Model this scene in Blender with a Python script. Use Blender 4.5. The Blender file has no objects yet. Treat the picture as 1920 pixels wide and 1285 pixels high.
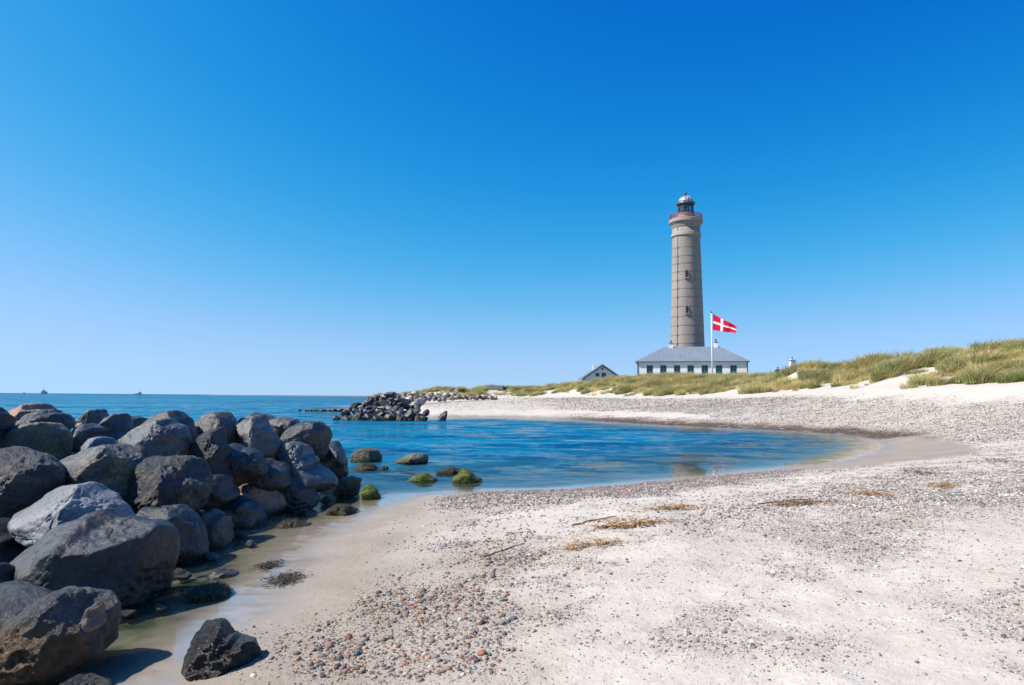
import bpy, math, random
import numpy as np
from mathutils import Vector, Matrix, Euler
random.seed(7); rng = np.random.default_rng(7)
R = math.radians
scene = bpy.context.scene
# ------------------------------------------------------------------ camera, sky, sun, exposure
CAM_Z = 2.2; FPX = 1280.0
cam_d = bpy.data.cameras.new('camera'); cam = bpy.data.objects.new('camera', cam_d)
scene.collection.objects.link(cam); scene.camera = cam
cam_d.sensor_width = 36.0; cam_d.lens = 24.0; cam_d.clip_start = 0.05; cam_d.clip_end = 60000
CAM_M = Matrix.Translation((0, 0, CAM_Z)) @ Matrix.Rotation(R(90 + 4.556), 4, 'X') @ Matrix.Rotation(R(0.45), 4, 'Z')
cam.matrix_world = CAM_M
SUN = Vector((-0.656, -0.134, 0.743)).normalized()
world = bpy.data.worlds.new('World'); scene.world = world; world.use_nodes = True
wt = world.node_tree; wt.nodes.clear()
sky = wt.nodes.new('ShaderNodeTexSky'); sky.sky_type = 'NISHITA'; sky.sun_disc = False
sky.sun_elevation = math.asin(SUN.z); sky.sun_rotation = math.atan2(SUN.x, SUN.y) % (2 * math.pi)
sky.altitude = 0; sky.air_density = 1.0; sky.dust_density = 0.6; sky.ozone_density = 3.0
def wn(ty, op=None, a=None, b=None):
    nd = wt.nodes.new(ty)
    if op: nd.operation = op
    for k, v in enumerate((a, b)):
        if v is None: continue
        if isinstance(v, bpy.types.NodeSocket): wt.links.new(v, nd.inputs[k])
        else: nd.inputs[k].default_value = v
    return nd.outputs[0]
# clear-air grade of the whole sky: horizon haze layer thinned, blues deepened as through a polariser
tcw = wt.nodes.new('ShaderNodeTexCoord')
vec = wn('ShaderNodeVectorMath', 'NORMALIZE', wn('ShaderNodeVectorMath', 'ADD', tcw.outputs['Generated'], (0, 0, 0.07)))
wt.links.new(vec, sky.inputs[0])
sep = wt.nodes.new('ShaderNodeSeparateColor'); wt.links.new(sky.outputs[0], sep.inputs[0])
def shoulder(sock, n, c, top):     # smooth film-like response of one channel
    p = wn('ShaderNodeMath', 'POWER', sock, n); q = wn('ShaderNodeMath', 'DIVIDE', p, wn('ShaderNodeMath', 'ADD', p, c**n))
    return wn('ShaderNodeMath', 'MULTIPLY', q, top)
r_s = shoulder(sep.outputs[0], 5.5, 2.36, 4.5)
g_s = shoulder(sep.outputs[1], 2.5, 2.8, 8.0)
b_s = wn('ShaderNodeMath', 'MULTIPLY', wn('ShaderNodeMath', 'POWER', wn('ShaderNodeMath', 'MULTIPLY', sep.outputs[2], 0.1), 0.66), 13.5)
cmb = wt.nodes.new('ShaderNodeCombineColor')
for k, v in enumerate((r_s, g_s, b_s)): wt.links.new(v, cmb.inputs[k])
bg = wt.nodes.new('ShaderNodeBackground'); bg.inputs['Strength'].default_value = 0.068
wo = wt.nodes.new('ShaderNodeOutputWorld')
wt.links.new(cmb.outputs[0], bg.inputs[0]); wt.links.new(bg.outputs[0], wo.inputs[0])
sun_d = bpy.data.lights.new('sun', 'SUN'); sun_d.energy = 5.0; sun_d.angle = R(0.53); sun_d.color = (1.0, 0.955, 0.88)
sun = bpy.data.objects.new('sun', sun_d); scene.collection.objects.link(sun)
sun.rotation_euler = SUN.to_track_quat('Z', 'Y').to_euler(); sun.location = (-60, -20, 80)
vs = scene.view_settings; vs.view_transform = 'Standard'; vs.look = 'None'; vs.exposure = 0.60; vs.gamma = 1.0; vs.use_curve_mapping = False
scene.render.engine = 'CYCLES'; scene.cycles.max_bounces = 6; scene.cycles.transparent_max_bounces = 12
scene.cycles.use_denoising = True; scene.cycles.caustics_reflective = False; scene.cycles.caustics_refractive = False

# ------------------------------------------------------------------ helpers
COL = scene.collection
def ray(px, py):
    d = Vector(((px - 960) / FPX, -(py - 642.5) / FPX, -1.0))
    return (CAM_M.to_3x3() @ d)
def at(px, py, Y):
    d = ray(px, py); t = Y / d.y
    return Vector((0, 0, CAM_Z)) + d * t
def on_water(px, py):
    d = ray(px, py); t = -CAM_Z / d.z
    return (d.x * t, d.y * t)

def _h(ix, iy, iz, s):
    with np.errstate(over='ignore'):
        n = (ix.astype(np.uint32) * np.uint32(374761393) + iy.astype(np.uint32) * np.uint32(668265263)
             + iz.astype(np.uint32) * np.uint32(2147483647) + np.uint32((s * 1274126177) & 0xffffffff))
        n = (n ^ (n >> np.uint32(13))) * np.uint32(1274126177)
        n = n ^ (n >> np.uint32(16))
        n = n * np.uint32(2246822519); n = n ^ (n >> np.uint32(15))
    return n
def noise(x, y, z=None, s=0):
    x = np.asarray(x, float); y = np.asarray(y, float)
    z = np.zeros_like(x) if z is None else np.asarray(z, float)
    xi = np.floor(x); yi = np.floor(y); zi = np.floor(z)
    fx, fy, fz = x - xi, y - yi, z - zi
    xi = xi.astype(np.int64); yi = yi.astype(np.int64); zi = zi.astype(np.int64)
    u = fx**3 * (fx * (fx * 6 - 15) + 10); v = fy**3 * (fy * (fy * 6 - 15) + 10); w = fz**3 * (fz * (fz * 6 - 15) + 10)
    out = 0
    for a in (0, 1):
        for b in (0, 1):
            for c in (0, 1):
                h = _h(xi + a, yi + b, zi + c, s)
                gx = (h & np.uint32(1023)).astype(float) / 511.5 - 1
                gy = ((h >> np.uint32(10)) & np.uint32(1023)).astype(float) / 511.5 - 1
                gz = ((h >> np.uint32(20)) & np.uint32(1023)).astype(float) / 511.5 - 1
                g = gx * (fx - a) + gy * (fy - b) + gz * (fz - c)
                out = out + g * (u if a else 1 - u) * (v if b else 1 - v) * (w if c else 1 - w)
    return out * 1.3
def fbm(x, y, z=None, s=0, o=4, gain=0.5):
    t = 0; a = 1.0; f = 1.0
    for k in range(o):
        t = t + a * noise(x * f, y * f, None if z is None else z * f, s + k * 17); a *= gain; f *= 2.03
    return t
def sstep(a, b, x):
    t = np.clip((x - a) / (b - a), 0, 1); return t * t * (3 - 2 * t)

class MB:
    def __init__(self): self.v = []; self.f = []; self.mi = []
    def add(self, vs_, fs_, m=0):
        o = len(self.v); self.v += [tuple(p) for p in vs_]
        for f in fs_: self.f.append(tuple(i + o for i in f)); self.mi.append(m)
        return self
    def box(self, c, s, rz=0, m=0):
        cx, cy, cz = c; a, b, h = s[0] / 2, s[1] / 2, s[2] / 2; co, si = math.cos(rz), math.sin(rz)
        pts = []
        for z in (-h, h):
            for x, y in ((-a, -b), (a, -b), (a, b), (-a, b)):
                pts.append((cx + x * co - y * si, cy + x * si + y * co, cz + z))
        return self.add(pts, [(3, 2, 1, 0), (4, 5, 6, 7), (0, 1, 5, 4), (1, 2, 6, 5), (2, 3, 7, 6), (3, 0, 4, 7)], m)
    def lathe(self, prof, n=48, c=(0, 0, 0), m=0, cap=True):
        pts = []; k = len(prof)
        for i in range(n):
            a = 2 * math.pi * i / n
            for r, z in prof: pts.append((c[0] + r * math.cos(a), c[1] + r * math.sin(a), c[2] + z))
        fs = []
        for i in range(n):
            j = (i + 1) % n
            for q in range(k - 1): fs.append((i * k + q, j * k + q, j * k + q + 1, i * k + q + 1))
        if cap:
            if prof[0][0] > 1e-4: fs.append(tuple(i * k for i in reversed(range(n))))
            if prof[-1][0] > 1e-4: fs.append(tuple(i * k + k - 1 for i in range(n)))
        return self.add(pts, fs, m)
    def tube(self, p, q, r, n=8, r2=None, m=0):
        p = Vector(p); q = Vector(q); r2 = r if r2 is None else r2
        d = (q - p).normalized(); u = d.orthogonal().normalized(); w = d.cross(u)
        pts = []
        for c, rr in ((p, r), (q, r2)):
            for i in range(n):
                a = 2 * math.pi * i / n; pts.append(c + u * (rr * math.cos(a)) + w * (rr * math.sin(a)))
        fs = [(i, (i + 1) % n, n + (i + 1) % n, n + i) for i in range(n)] + [tuple(reversed(range(n))), tuple(range(n, 2 * n))]
        return self.add(pts, fs, m)
    def build(self, name, mats, parent=None, smooth=False, loc=None):
        me = bpy.data.meshes.new(name); me.from_pydata(self.v, [], self.f); me.validate()
        for mt in (mats if isinstance(mats, (list, tuple)) else [mats]): me.materials.append(mt)
        if any(self.mi): me.polygons.foreach_set('material_index', self.mi[:len(me.polygons)])
        if smooth: me.polygons.foreach_set('use_smooth', [True] * len(me.polygons))
        o = bpy.data.objects.new(name, me); COL.objects.link(o)
        if loc is not None: o.location = loc
        if parent is not None: o.parent = parent
        return o
def mesh_np(name, V, F, mat=None, smooth=True, attrs=None):
    me = bpy.data.meshes.new(name); V = np.asarray(V, np.float32); F = np.asarray(F, np.int32)
    k = F.shape[1]; me.vertices.add(len(V)); me.vertices.foreach_set('co', V.ravel())
    me.loops.add(F.size); me.loops.foreach_set('vertex_index', F.ravel())
    me.polygons.add(len(F)); me.polygons.foreach_set('loop_start', np.arange(0, F.size, k, dtype=np.int32))
    try: me.polygons.foreach_set('loop_total', np.full(len(F), k, np.int32))
    except Exception: pass
    me.update(calc_edges=True)
    if smooth: me.polygons.foreach_set('use_smooth', np.ones(len(F), bool))
    for nm, (ty, arr) in (attrs or {}).items():
        a = me.attributes.new(nm, ty, 'POINT')
        a.data.foreach_set({'FLOAT': 'value', 'INT': 'value', 'FLOAT_VECTOR': 'vector', 'FLOAT_COLOR': 'color'}[ty], np.asarray(arr, np.int32 if ty == 'INT' else np.float32).ravel())
    if mat: me.materials.append(mat)
    return me
def link(name, me, parent=None, loc=None):
    o = bpy.data.objects.new(name, me); COL.objects.link(o)
    if loc is not None: o.location = loc
    if parent is not None: o.parent = parent
    return o
def empty(name, loc=(0, 0, 0), rz=0):
    o = bpy.data.objects.new(name, None); COL.objects.link(o); o.location = loc; o.rotation_euler.z = rz; return o
def tag(o, label=None, cat=None, group=None, kind=None):
    if label: o['label'] = label
    if cat: o['category'] = cat
    if group: o['group'] = group
    if kind: o['kind'] = kind
    return o

# node helper
class NT:
    def __init__(self, name):
        self.m = bpy.data.materials.new(name); self.m.use_nodes = True
        self.t = self.m.node_tree; self.t.nodes.clear()
        self.out = self.n('ShaderNodeOutputMaterial')
    def n(self, ty, **kw):
        nd = self.t.nodes.new(ty)
        for k, v in kw.items(): setattr(nd, k, v)
        return nd
    def set(self, sock, v):
        if hasattr(v, 'is_output') or isinstance(v, bpy.types.NodeSocket): self.t.links.new(v, sock)
        elif isinstance(v, (tuple, list)) and len(v) == 3 and sock.type == 'RGBA': sock.default_value = (*v, 1)
        else: sock.default_value = v
    def coord(self, kind='Object'):
        return self.n('ShaderNodeTexCoord').outputs[kind]
    def pos(self): return self.n('ShaderNodeNewGeometry').outputs['Position']
    def mapping(self, vec, scale=(1, 1, 1), rot=(0, 0, 0)):
        m = self.n('ShaderNodeMapping'); self.set(m.inputs['Vector'], vec); m.inputs['Scale'].default_value = scale; m.inputs['Rotation'].default_value = rot
        return m.outputs[0]
    def noise(self, vec, scale, detail=4, rough=0.55, dist=0.0):
        t = self.n('ShaderNodeTexNoise'); self.set(t.inputs['Vector'], vec); t.inputs['Scale'].default_value = scale
        t.inputs['Detail'].default_value = detail; t.inputs['Roughness'].default_value = rough; t.inputs['Distortion'].default_value = dist
        return t.outputs['Fac']
    def vor(self, vec, scale, feat='F1', out='Distance'):
        t = self.n('ShaderNodeTexVoronoi', feature=feat); self.set(t.inputs['Vector'], vec); t.inputs['Scale'].default_value = scale
        return t.outputs[out]
    def mix(self, f, a, b, blend='MIX'):
        m = self.n('ShaderNodeMix', data_type='RGBA', blend_type=blend)
        self.set(m.inputs[0], f); self.set(m.inputs[6], a); self.set(m.inputs[7], b); return m.outputs[2]
    def rng(self, v, a, b, c=0.0, d=1.0):
        m = self.n('ShaderNodeMapRange'); self.set(m.inputs[0], v); m.inputs[1].default_value = a; m.inputs[2].default_value = b
        m.inputs[3].default_value = c; m.inputs[4].default_value = d; return m.outputs[0]
    def math(self, op, a, b=0.0, clamp=False):
        m = self.n('ShaderNodeMath', operation=op); m.use_clamp = clamp; self.set(m.inputs[0], a); self.set(m.inputs[1], b); return m.outputs[0]
    def attr(self, name, ty='GEOMETRY', out='Fac'):
        a = self.n('ShaderNodeAttribute', attribute_name=name); a.attribute_type = ty; return a.outputs[out]
    def bump(self, h, strength=0.5, dist=0.02, normal=None):
        b = self.n('ShaderNodeBump'); self.set(b.inputs['Height'], h); self.set(b.inputs['Strength'], strength); b.inputs['Distance'].default_value = dist
        if normal is not None: self.set(b.inputs['Normal'], normal)
        return b.outputs[0]
    def bsdf(self, color, rough=0.7, normal=None, spec=0.5, metal=0.0, trans=0.0, alpha=None):
        p = self.n('ShaderNodeBsdfPrincipled'); self.set(p.inputs['Base Color'], color); self.set(p.inputs['Roughness'], rough)
        self.set(p.inputs['Specular IOR Level'], spec); p.inputs['Metallic'].default_value = metal; p.inputs['Transmission Weight'].default_value = trans
        if normal is not None: self.set(p.inputs['Normal'], normal)
        self.t.links.new(p.outputs[0], self.out.inputs[0]); return p
    def sepz(self, vec):
        s = self.n('ShaderNodeSeparateXYZ'); self.set(s.inputs[0], vec); return s.outputs[2]

def mat_simple(name, col, rough=0.6, var=0.15, scale=2.0, bump=0.0, metal=0.0, spec=0.5):
    t = NT(name); co = t.coord(); n = t.noise(co, scale, 5)
    dark = tuple(c * (1 - var) for c in col); lite = tuple(min(1, c * (1 + var)) for c in col)
    c = t.mix(t.rng(n, 0.3, 0.7), dark, lite)
    nm = t.bump(t.noise(co, scale * 12, 4), bump, 0.02) if bump else None
    t.bsdf(c, rough, nm, spec, metal); return t.m

# ------------------------------------------------------------------ shape of the land (plan, metres; sea level z = 0)
def W(*pts): return [on_water(*p) for p in pts]
SHORE = [(-3.2, -30), (-2.7, -4), (-2.3, 2.5)] + W((262, 1300), (310, 1242), (395, 1196), (448, 1145), (505, 1080), (568, 1010), (672, 956), (770, 928), (900, 919), (1040, 917),
        (1150, 909), (1300, 895), (1450, 880), (1560, 868), (1625, 852), (1655, 838), (1640, 826), (1590, 817), (1500, 811), (1400, 806), (1250, 799), (1100, 790), (960, 785), (860, 784), (810, 786)) + \
        [(-13, 74), (-19, 92), (-26, 112), (-33, 150), (-30, 200), (0, 300), (120, 520), (900, 900), (900, -300), (-3.2, -300)]
SHORE = np.array(SHORE)
# dune foot polyline: x, y, ground z at foot, crest z, rise width
FOOT = np.array([(-34, 178, 1.6, 2.6, 8), (-25, 150, 1.9, 3.0, 6), (-19, 140, 2.2, 3.8, 6), (-14, 137, 2.2, 3.7, 7), (-8, 138, 2.2, 2.7, 8), (-3.2, 140, 2.2, 3.3, 9), (10, 112, 2.3, 3.9, 11), (19.5, 86, 2.35, 3.9, 12),
                 (25.5, 71, 2.7, 4.2, 13), (29.0, 60, 3.1, 5.0, 13), (31.0, 50, 3.1, 5.5, 13), (33.5, 42, 3.2, 6.0, 13), (37, 28, 3.2, 6.3, 13), (42, 8, 3.2, 6.3, 13), (50, -40, 3.2, 6.3, 13)])
FOOT[5:, 3] += 0.85; FOOT[4, 3] -= 0.7; FOOT[5, 3] -= 0.45; FOOT[6, 3] += 0.45; FOOT[7, 3] -= 0.25; FOOT[8, 3] -= 0.2; FOOT[9, 3] += 0.8; FOOT[10, 3] += 0.2; FOOT[11:, 3] -= 0.2
FPOLY = np.vstack([FOOT[:, :2], [(900, -40), (900, 900), (120, 520), (-34, 300)]])
def seg_dist(X, Y, P, closed):
    best = np.full(X.shape, 1e18); bi = np.zeros(X.shape, int); bt = np.zeros(X.shape)
    n = len(P) if closed else len(P) - 1
    for i in range(n):
        a = P[i]; b = P[(i + 1) % len(P)]; d = b - a; L = d @ d
        t = np.clip(((X - a[0]) * d[0] + (Y - a[1]) * d[1]) / L, 0, 1)
        q = (X - a[0] - t * d[0])**2 + (Y - a[1] - t * d[1])**2
        m = q < best; best = np.where(m, q, best); bi = np.where(m, i, bi); bt = np.where(m, t, bt)
    return np.sqrt(best), bi, bt
def inside(X, Y, P):
    c = np.zeros(X.shape, bool)
    for i in range(len(P)):
        a = P[i]; b = P[(i + 1) % len(P)]
        if a[1] == b[1]: continue
        m = ((a[1] > Y) != (b[1] > Y)) & (X < (b[0] - a[0]) * (Y - a[1]) / (b[1] - a[1]) + a[0]); c ^= m
    return c
def land(X, Y, fine=True):
    """height, signed shore distance (+ on land), distance beyond the dune foot"""
    X = np.asarray(X, float); Y = np.asarray(Y, float)
    ds, _, _ = seg_dist(X, Y, SHORE, True); on = inside(X, Y, SHORE); ds = np.where(on, ds, -ds)
    df, fi, ft = seg_dist(X, Y, FOOT[:, :2], False); up = inside(X, Y, FPOLY); e = np.where(up, df, -df)
    A = FOOT[fi]; B = FOOT[np.minimum(fi + 1, len(FOOT) - 1)]
    zf, zc, wd = [A[..., k] + (B[..., k] - A[..., k]) * ft for k in (2, 3, 4)]
    ds2 = ds + 0.35 * noise(X / 2.3, Y / 2.3, s=3) * sstep(0.5, 4, np.abs(ds))
    dl = np.clip(ds2, 0, None); deff = dl * dl / (dl + 0.8)
    t = dl / (dl + np.clip(-e, 0, None) + 1e-6)
    zb = 0.95 * (1 - np.exp(-deff / 6.5)) + (zf - 0.95) * t**1.6
    lump = fbm(X / 7, Y / 7, s=11, o=3)
    rise = sstep(0, 1, e / wd) ; rise = 0.75 * rise + 0.25 * np.clip(e / wd, 0, 1)
    zd = zf + (zc - zf) * rise + np.clip((e - 14) / 60, 0, 1) * 1.2 + lump * 0.55 * sstep(1, 8, e)
    zd = zd + 1.35 * np.exp(-((X - 33.2)**2 + (Y - 76)**2) / 13.0) + 0.5 * np.exp(-((X - 36.5)**2 + (Y - 72)**2) / 20.0) - 0.35 * np.exp(-((X - 32.5)**2 + (Y - 86)**2) / 14.0)
    z = np.where(up, zd, zb)
    dw = np.clip(-ds, 0, None)
    zw = -(0.10 * dw * (dw / (dw + 0.8))); zw = np.where(zw < -1.2, -1.2 - (-(zw) - 1.2) * 0.25, zw); zw = np.maximum(zw, -6); zw = zw * (1 - 0.6 * (1 - sstep(11, 16, Y)) * (1 - sstep(-9, -6, -X)))
    z = np.where(ds >= 0, z, zw)
    if fine:
        dry = sstep(1.2, 4.5, ds) ; near = 1.0
        z = z + dry * (0.042 * fbm(X / 0.75, Y / 0.75, s=21, o=4) + 0.05 * noise(X / 2.6, Y / 2.6, s=22)) * (1 - 0.4 * sstep(0, 3, e))
        z = z + (1 - dry) * 0.006 * fbm(X / 0.5, Y / 0.18, s=25, o=2) * (ds > -3)
        z = z + np.where(ds < 0, 0.04 * fbm(X / 1.3, Y / 1.3, s=26, o=3) * sstep(0.6, 3, -ds), 0)
    return z, ds, e
def hz(x, y): return float(land(np.array([x]), np.array([y]))[0][0])
def ground_px(px, py, tmax=400):
    d = ray(px, py); ts = np.geomspace(1.5, tmax, 900)
    X = d.x * ts; Y = d.y * ts; Z = CAM_Z + d.z * ts
    h = np.maximum(land(X, Y)[0], 0.0); k = np.argmax(Z < h)
    if k == 0: k = len(ts) - 1
    return (float(X[k]), float(Y[k]), float(h[k]))
def poly_px(*pts): return np.array([ground_px(*p)[:2] for p in pts])
def soft(X, Y, P, w, s=5):
    d, _, _ = seg_dist(X, Y, P, True); d = np.where(inside(X, Y, P), d, -d)
    return sstep(-w, w, d + w * 0.9 * fbm(X / (w * 1.6), Y / (w * 1.6), s=s, o=3))
PG_FRONT = poly_px((500, 1284), (470, 1225), (600, 1150), (740, 1095), (880, 1030), (980, 990), (1060, 1030), (1010, 1110), (1030, 1220), (1090, 1284))
PG_WET = poly_px((1560, 878), (1640, 824), (1720, 818), (1800, 828), (1860, 846), (1800, 858), (1680, 868))
PG_BAND = poly_px((880, 1060), (1050, 1010), (1250, 965), (1450, 925), (1650, 895), (1900, 868), (2300, 850), (2300, 1040), (1900, 985), (1700, 1050), (1500, 1035), (1300, 1015), (1100, 1030), (960, 1075))
PG_EDGE = poly_px((860, 926), (1050, 919), (1250, 902), (1400, 887), (1500, 880), (1480, 892), (1350, 912), (1200, 930), (1040, 950), (900, 955), (800, 950))
def gravel(X, Y, ds, e):
    a = soft(X, Y, PG_FRONT, 0.7, 31); b = soft(X, Y, PG_BAND, 1.5, 32); c = soft(X, Y, PG_EDGE, 0.5, 33)
    far = sstep(24, 30, Y) * (e < 2)
    streak = fbm(X / 9, Y / 2.2, s=36, o=3)
    f1 = sstep(0.2, 0.9, ds) * (1 - sstep(3.0, 4.6, ds + streak * 2 - (X > 18) * 3))
    f2 = sstep(6.0, 8.0, ds + streak * 2 + sstep(14, 20, X) * 5) * (1 - sstep(-4, -1.2, e + streak * 1.5))
    leftfade = sstep(-2, 12, X)
    f = far * np.maximum(f1 * sstep(2, 12, X), f2 * (0.35 + 0.65 * leftfade))
    sparse = 0.16 + 0.55 * sstep(-0.25, 0.75, fbm(X / 1.5, Y / 1.5, s=34, o=4, gain=0.7))
    sparse = sparse * sstep(1.1, 2.6, ds) * (e < 1) * (1 - sstep(22, 30, Y))
    wetpeb = 0.10 * sstep(0.6, 1.6, ds) * (1 - sstep(3, 5, ds)) * (Y < 22)
    wetflat = 1 - soft(X, Y, PG_WET, 0.5, 45)
    return wetflat * np.clip(np.maximum.reduce([a * (0.62 + 0.3 * noise(X / 0.8, Y / 0.8, s=38)), b * (0.66 + 0.45 * noise(X / 1.6, Y / 1.1, s=39)), c * 0.75, f * (0.7 + 0.3 * noise(X / 3, Y / 2, s=40)), sparse, wetpeb]), 0, 1), np.maximum(a, 0.45 * c)

# ------------------------------------------------------------------ ground sheet
def lines(dense_a, dense_b, step, end_a, end_b, grow):
    L = list(np.arange(dense_a, dense_b + step / 2, step)); s = step
    while L[-1] < end_b: s *= grow; L.append(L[-1] + s)
    M = []; s = step; x = dense_a
    while x > end_a: s *= grow; x -= s; M.append(x)
    return np.array(M[::-1] + L)
def grid_mesh(xs, ys):
    X, Y = np.meshgrid(xs, ys); nx, ny = len(xs), len(ys)
    I = np.arange(nx * ny).reshape(ny, nx)
    F = np.stack([I[:-1, :-1], I[:-1, 1:], I[1:, 1:], I[1:, :-1]], -1).reshape(-1, 4)
    return X.ravel(), Y.ravel(), F
gx, gy, GF = grid_mesh(lines(-5, 9, 0.06, -120, 850, 1.022), lines(2.2, 15, 0.06, -60, 850, 1.018))
GZ, GDS, GE = land(gx, gy)
GZ = np.where(GDS < -60, np.minimum(GZ, -5), GZ)
GG, GWARM = gravel(gx, gy, GDS, GE)
weedband = sstep(26, 32, gy) * sstep(-0.1, 0.3, GDS) * (1 - sstep(1.6, 2.8, GDS + 0.8 * fbm(gx / 3, gy / 3, s=41, o=3))) * sstep(2, 9, gx)
def grass_density(X, Y, e):
    n = fbm(X / 3.2, Y / 3.2, s=51, o=3); n2 = noise(X / 9, Y / 9, s=53); n3 = noise(X / 5.5, Y / 5.5, s=57)
    return sstep(0.0, 1.0, (e - 1.9) / 2.2 + n * 2.8 + n2 * 0.9 + n3 * 2.6) * (e > -0.5) * (1 - 0.95 * sstep(0.06, 0.20, n * 0.6 + n2 * 0.55)) * (1 - (1 - sstep(-0.25, 0.05, noise(X / 1.4, Y / 1.4, s=55))) * (1 - sstep(3, 16, e)) * 0.9)
GGR = grass_density(gx, gy, GE)
wf = soft(gx, gy, PG_WET, 0.5, 45); weedband = weedband * (1 - wf); GSH = GDS * (1 - wf) + np.minimum(GDS, 1.0) * wf

t = NT('sand'); P = t.pos()
ds_n = t.attr('shore'); grav = t.attr('gravel'); weed = t.attr('weed'); grs = t.attr('grass'); warm = t.attr('warm')
dry = t.mix(t.rng(t.noise(P, 1.1, 6, 0.6), 0.3, 0.7), (0.47, 0.42, 0.358), (0.565, 0.51, 0.445))
dry = t.mix(t.rng(t.noise(P, 90, 3, 0.7), 0.35, 0.7), t.mix(1.0, dry, (0.84, 0.82, 0.80), 'MULTIPLY'), dry)
spk = t.rng(t.vor(P, 60, 'F1', 'Distance'), 0.10, 0.16, 1, 0)
spk = t.math('MULTIPLY', spk, t.rng(t.noise(P, 3.1, 4), 0.5, 0.62))
dry = t.mix(t.math('MULTIPLY', spk, 0.75), dry, (0.13, 0.11, 0.10))
# gravel underlayer
vc = t.vor(P, 16, 'F1', 'Color'); vd = t.vor(P, 16, 'F1', 'Distance')
sx = t.n('ShaderNodeSeparateColor'); t.set(sx.inputs[0], vc)
ramp = t.n('ShaderNodeValToRGB'); t.set(ramp.inputs[0], sx.outputs[0]); cr = ramp.color_ramp
cr.elements[0].color = (0.11, 0.10, 0.09, 1); cr.elements[1].color = (0.42, 0.37, 0.32, 1)
for p_, c_ in ((0.25, (0.19, 0.175, 0.16, 1)), (0.5, (0.27, 0.23, 0.195, 1)), (0.75, (0.33, 0.29, 0.25, 1))):
    el = cr.elements.new(p_); el.color = c_
gcol = t.mix(t.rng(vd, 0.25, 0.55), ramp.outputs[0], (0.25, 0.21, 0.175))
gmask = t.math('MULTIPLY', grav, t.rng(t.noise(P, 5, 4), 0.3, 0.55), True)
col = t.mix(t.math('MULTIPLY', gmask, 0.75), dry, gcol)
col = t.mix(t.math('MULTIPLY', warm, 0.35), col, (0.27, 0.215, 0.165))
wetn = t.math('ADD', ds_n, t.rng(t.noise(P, 0.7, 4), 0.2, 0.8, -0.9, 0.9))
wet = t.rng(wetn, 1.2, 3.2, 1, 0)
wetcol = t.mix(t.rng(t.noise(P, 0.9, 4), 0.3, 0.7), (0.25, 0.205, 0.155), (0.32, 0.268, 0.21))
col = t.mix(t.math('MULTIPLY', wet, t.rng(gmask, 0, 1, 1.0, 0.7)), col, wetcol)
bedn = t.rng(t.noise(P, 0.45, 5, 0.6), 0.47, 0.60)
bed = t.mix(bedn, (0.25, 0.225, 0.15), (0.04, 0.05, 0.022))
col = t.mix(t.rng(ds_n, -0.7, -0.15, 1, 0), col, bed)
wb = t.mix(t.rng(t.noise(P, 7, 5), 0.35, 0.65), (0.035, 0.022, 0.013), (0.16, 0.105, 0.065))
col = t.mix(t.math('MULTIPLY', weed, t.rng(t.noise(P, 2.2, 5), 0.3, 0.45), True), col, wb)
col = t.mix(t.math('MULTIPLY', grs, 0.7), col, t.mix(t.rng(t.noise(P, 2.5, 5), 0.35, 0.65), (0.20, 0.17, 0.085), (0.10, 0.11, 0.04)))
film = t.rng(t.math('ADD', ds_n, t.rng(t.noise(P, 1.3, 3), 0.2, 0.8, -0.25, 0.25)), 0.05, 0.75, 1, 0)
rough = t.mix(film, t.mix(wet, (0.95,) * 3, (0.6,) * 3), (0.10,) * 3)
h = t.math('ADD', t.math('MULTIPLY', t.noise(P, 9, 5, 0.6), 0.9), t.math('MULTIPLY', t.noise(P, 60, 4, 0.6), 0.25))
h = t.math('ADD', h, t.math('MULTIPLY', t.rng(vd, 0.1, 0.5, 0.5, 0), gmask))
nm = t.bump(h, t.rng(film, 0, 1, 0.55, 0.04), 0.05)
t.bsdf(col, rough, nm, t.rng(film, 0, 1, 0.15, 0.9)); M_SAND = t.m
gme = mesh_np('sandy_beach', np.stack([gx, gy, GZ], 1), GF, M_SAND, True, {'shore': ('FLOAT', GSH), 'gravel': ('FLOAT', GG), 'weed': ('FLOAT', weedband), 'grass': ('FLOAT', GGR), 'warm': ('FLOAT', GWARM)})
tag(link('sandy_beach', gme), 'pale sandy beach with gravel bands rising to grassy dunes', kind='structure')

# ------------------------------------------------------------------ sea
wx, wy, WF = grid_mesh(lines(-14, 20, 0.11, -30000, 30000, 1.030), lines(3, 40, 0.11, -60, 45000, 1.019))
WZl, WDS, _ = land(wx, wy, False)
WZl = np.where(WDS < -200, -6, WZl)
dep = np.clip(-WZl, 0, 8)
open_sea = sstep(-4, -22, wx) * 0 + sstep(20, 70, -WDS)
spacing = np.maximum(np.hypot(wx, wy) * 0.015, 0.1)
def fade(l): return np.clip(1.4 - spacing * 3 / l, 0, 1)
wv = (0.042 * fbm(wx / 1.7 + wy / 7, wy / 0.95 - wx / 6, s=61, o=2) * fade(0.9) + 0.018 * noise(wx / 0.9, wy / 0.38, s=62) * fade(0.4)
      + 0.022 * noise(wx / 1.5 + wy / 3, wy / 0.6 - wx / 8, s=65) * fade(0.6) + 0.05 * noise(wx / 5 + wy / 12, wy / 2.0, s=63) * fade(2.0) + 0.10 * open_sea * noise(wx / 16, wy / 6, s=64) * fade(6))
amp = sstep(0.0, 0.55, dep) * (0.35 + 0.65 * sstep(3, 12, -WDS))
wz = wv * amp * 2.3
t = NT('sea_water'); P = t.pos()
depth = t.attr('depth'); ds_w = t.attr('offshore')
patch = t.rng(t.noise(t.mapping(P, (0.018, 0.05, 1)), 1.0, 5, 0.55), 0.46, 0.60)
patch2 = t.rng(t.noise(t.mapping(P, (0.10, 0.25, 1)), 1.0, 4, 0.55), 0.44, 0.62)
body = t.mix(patch2, (0.003, 0.130, 0.215), (0.002, 0.055, 0.125))
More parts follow.
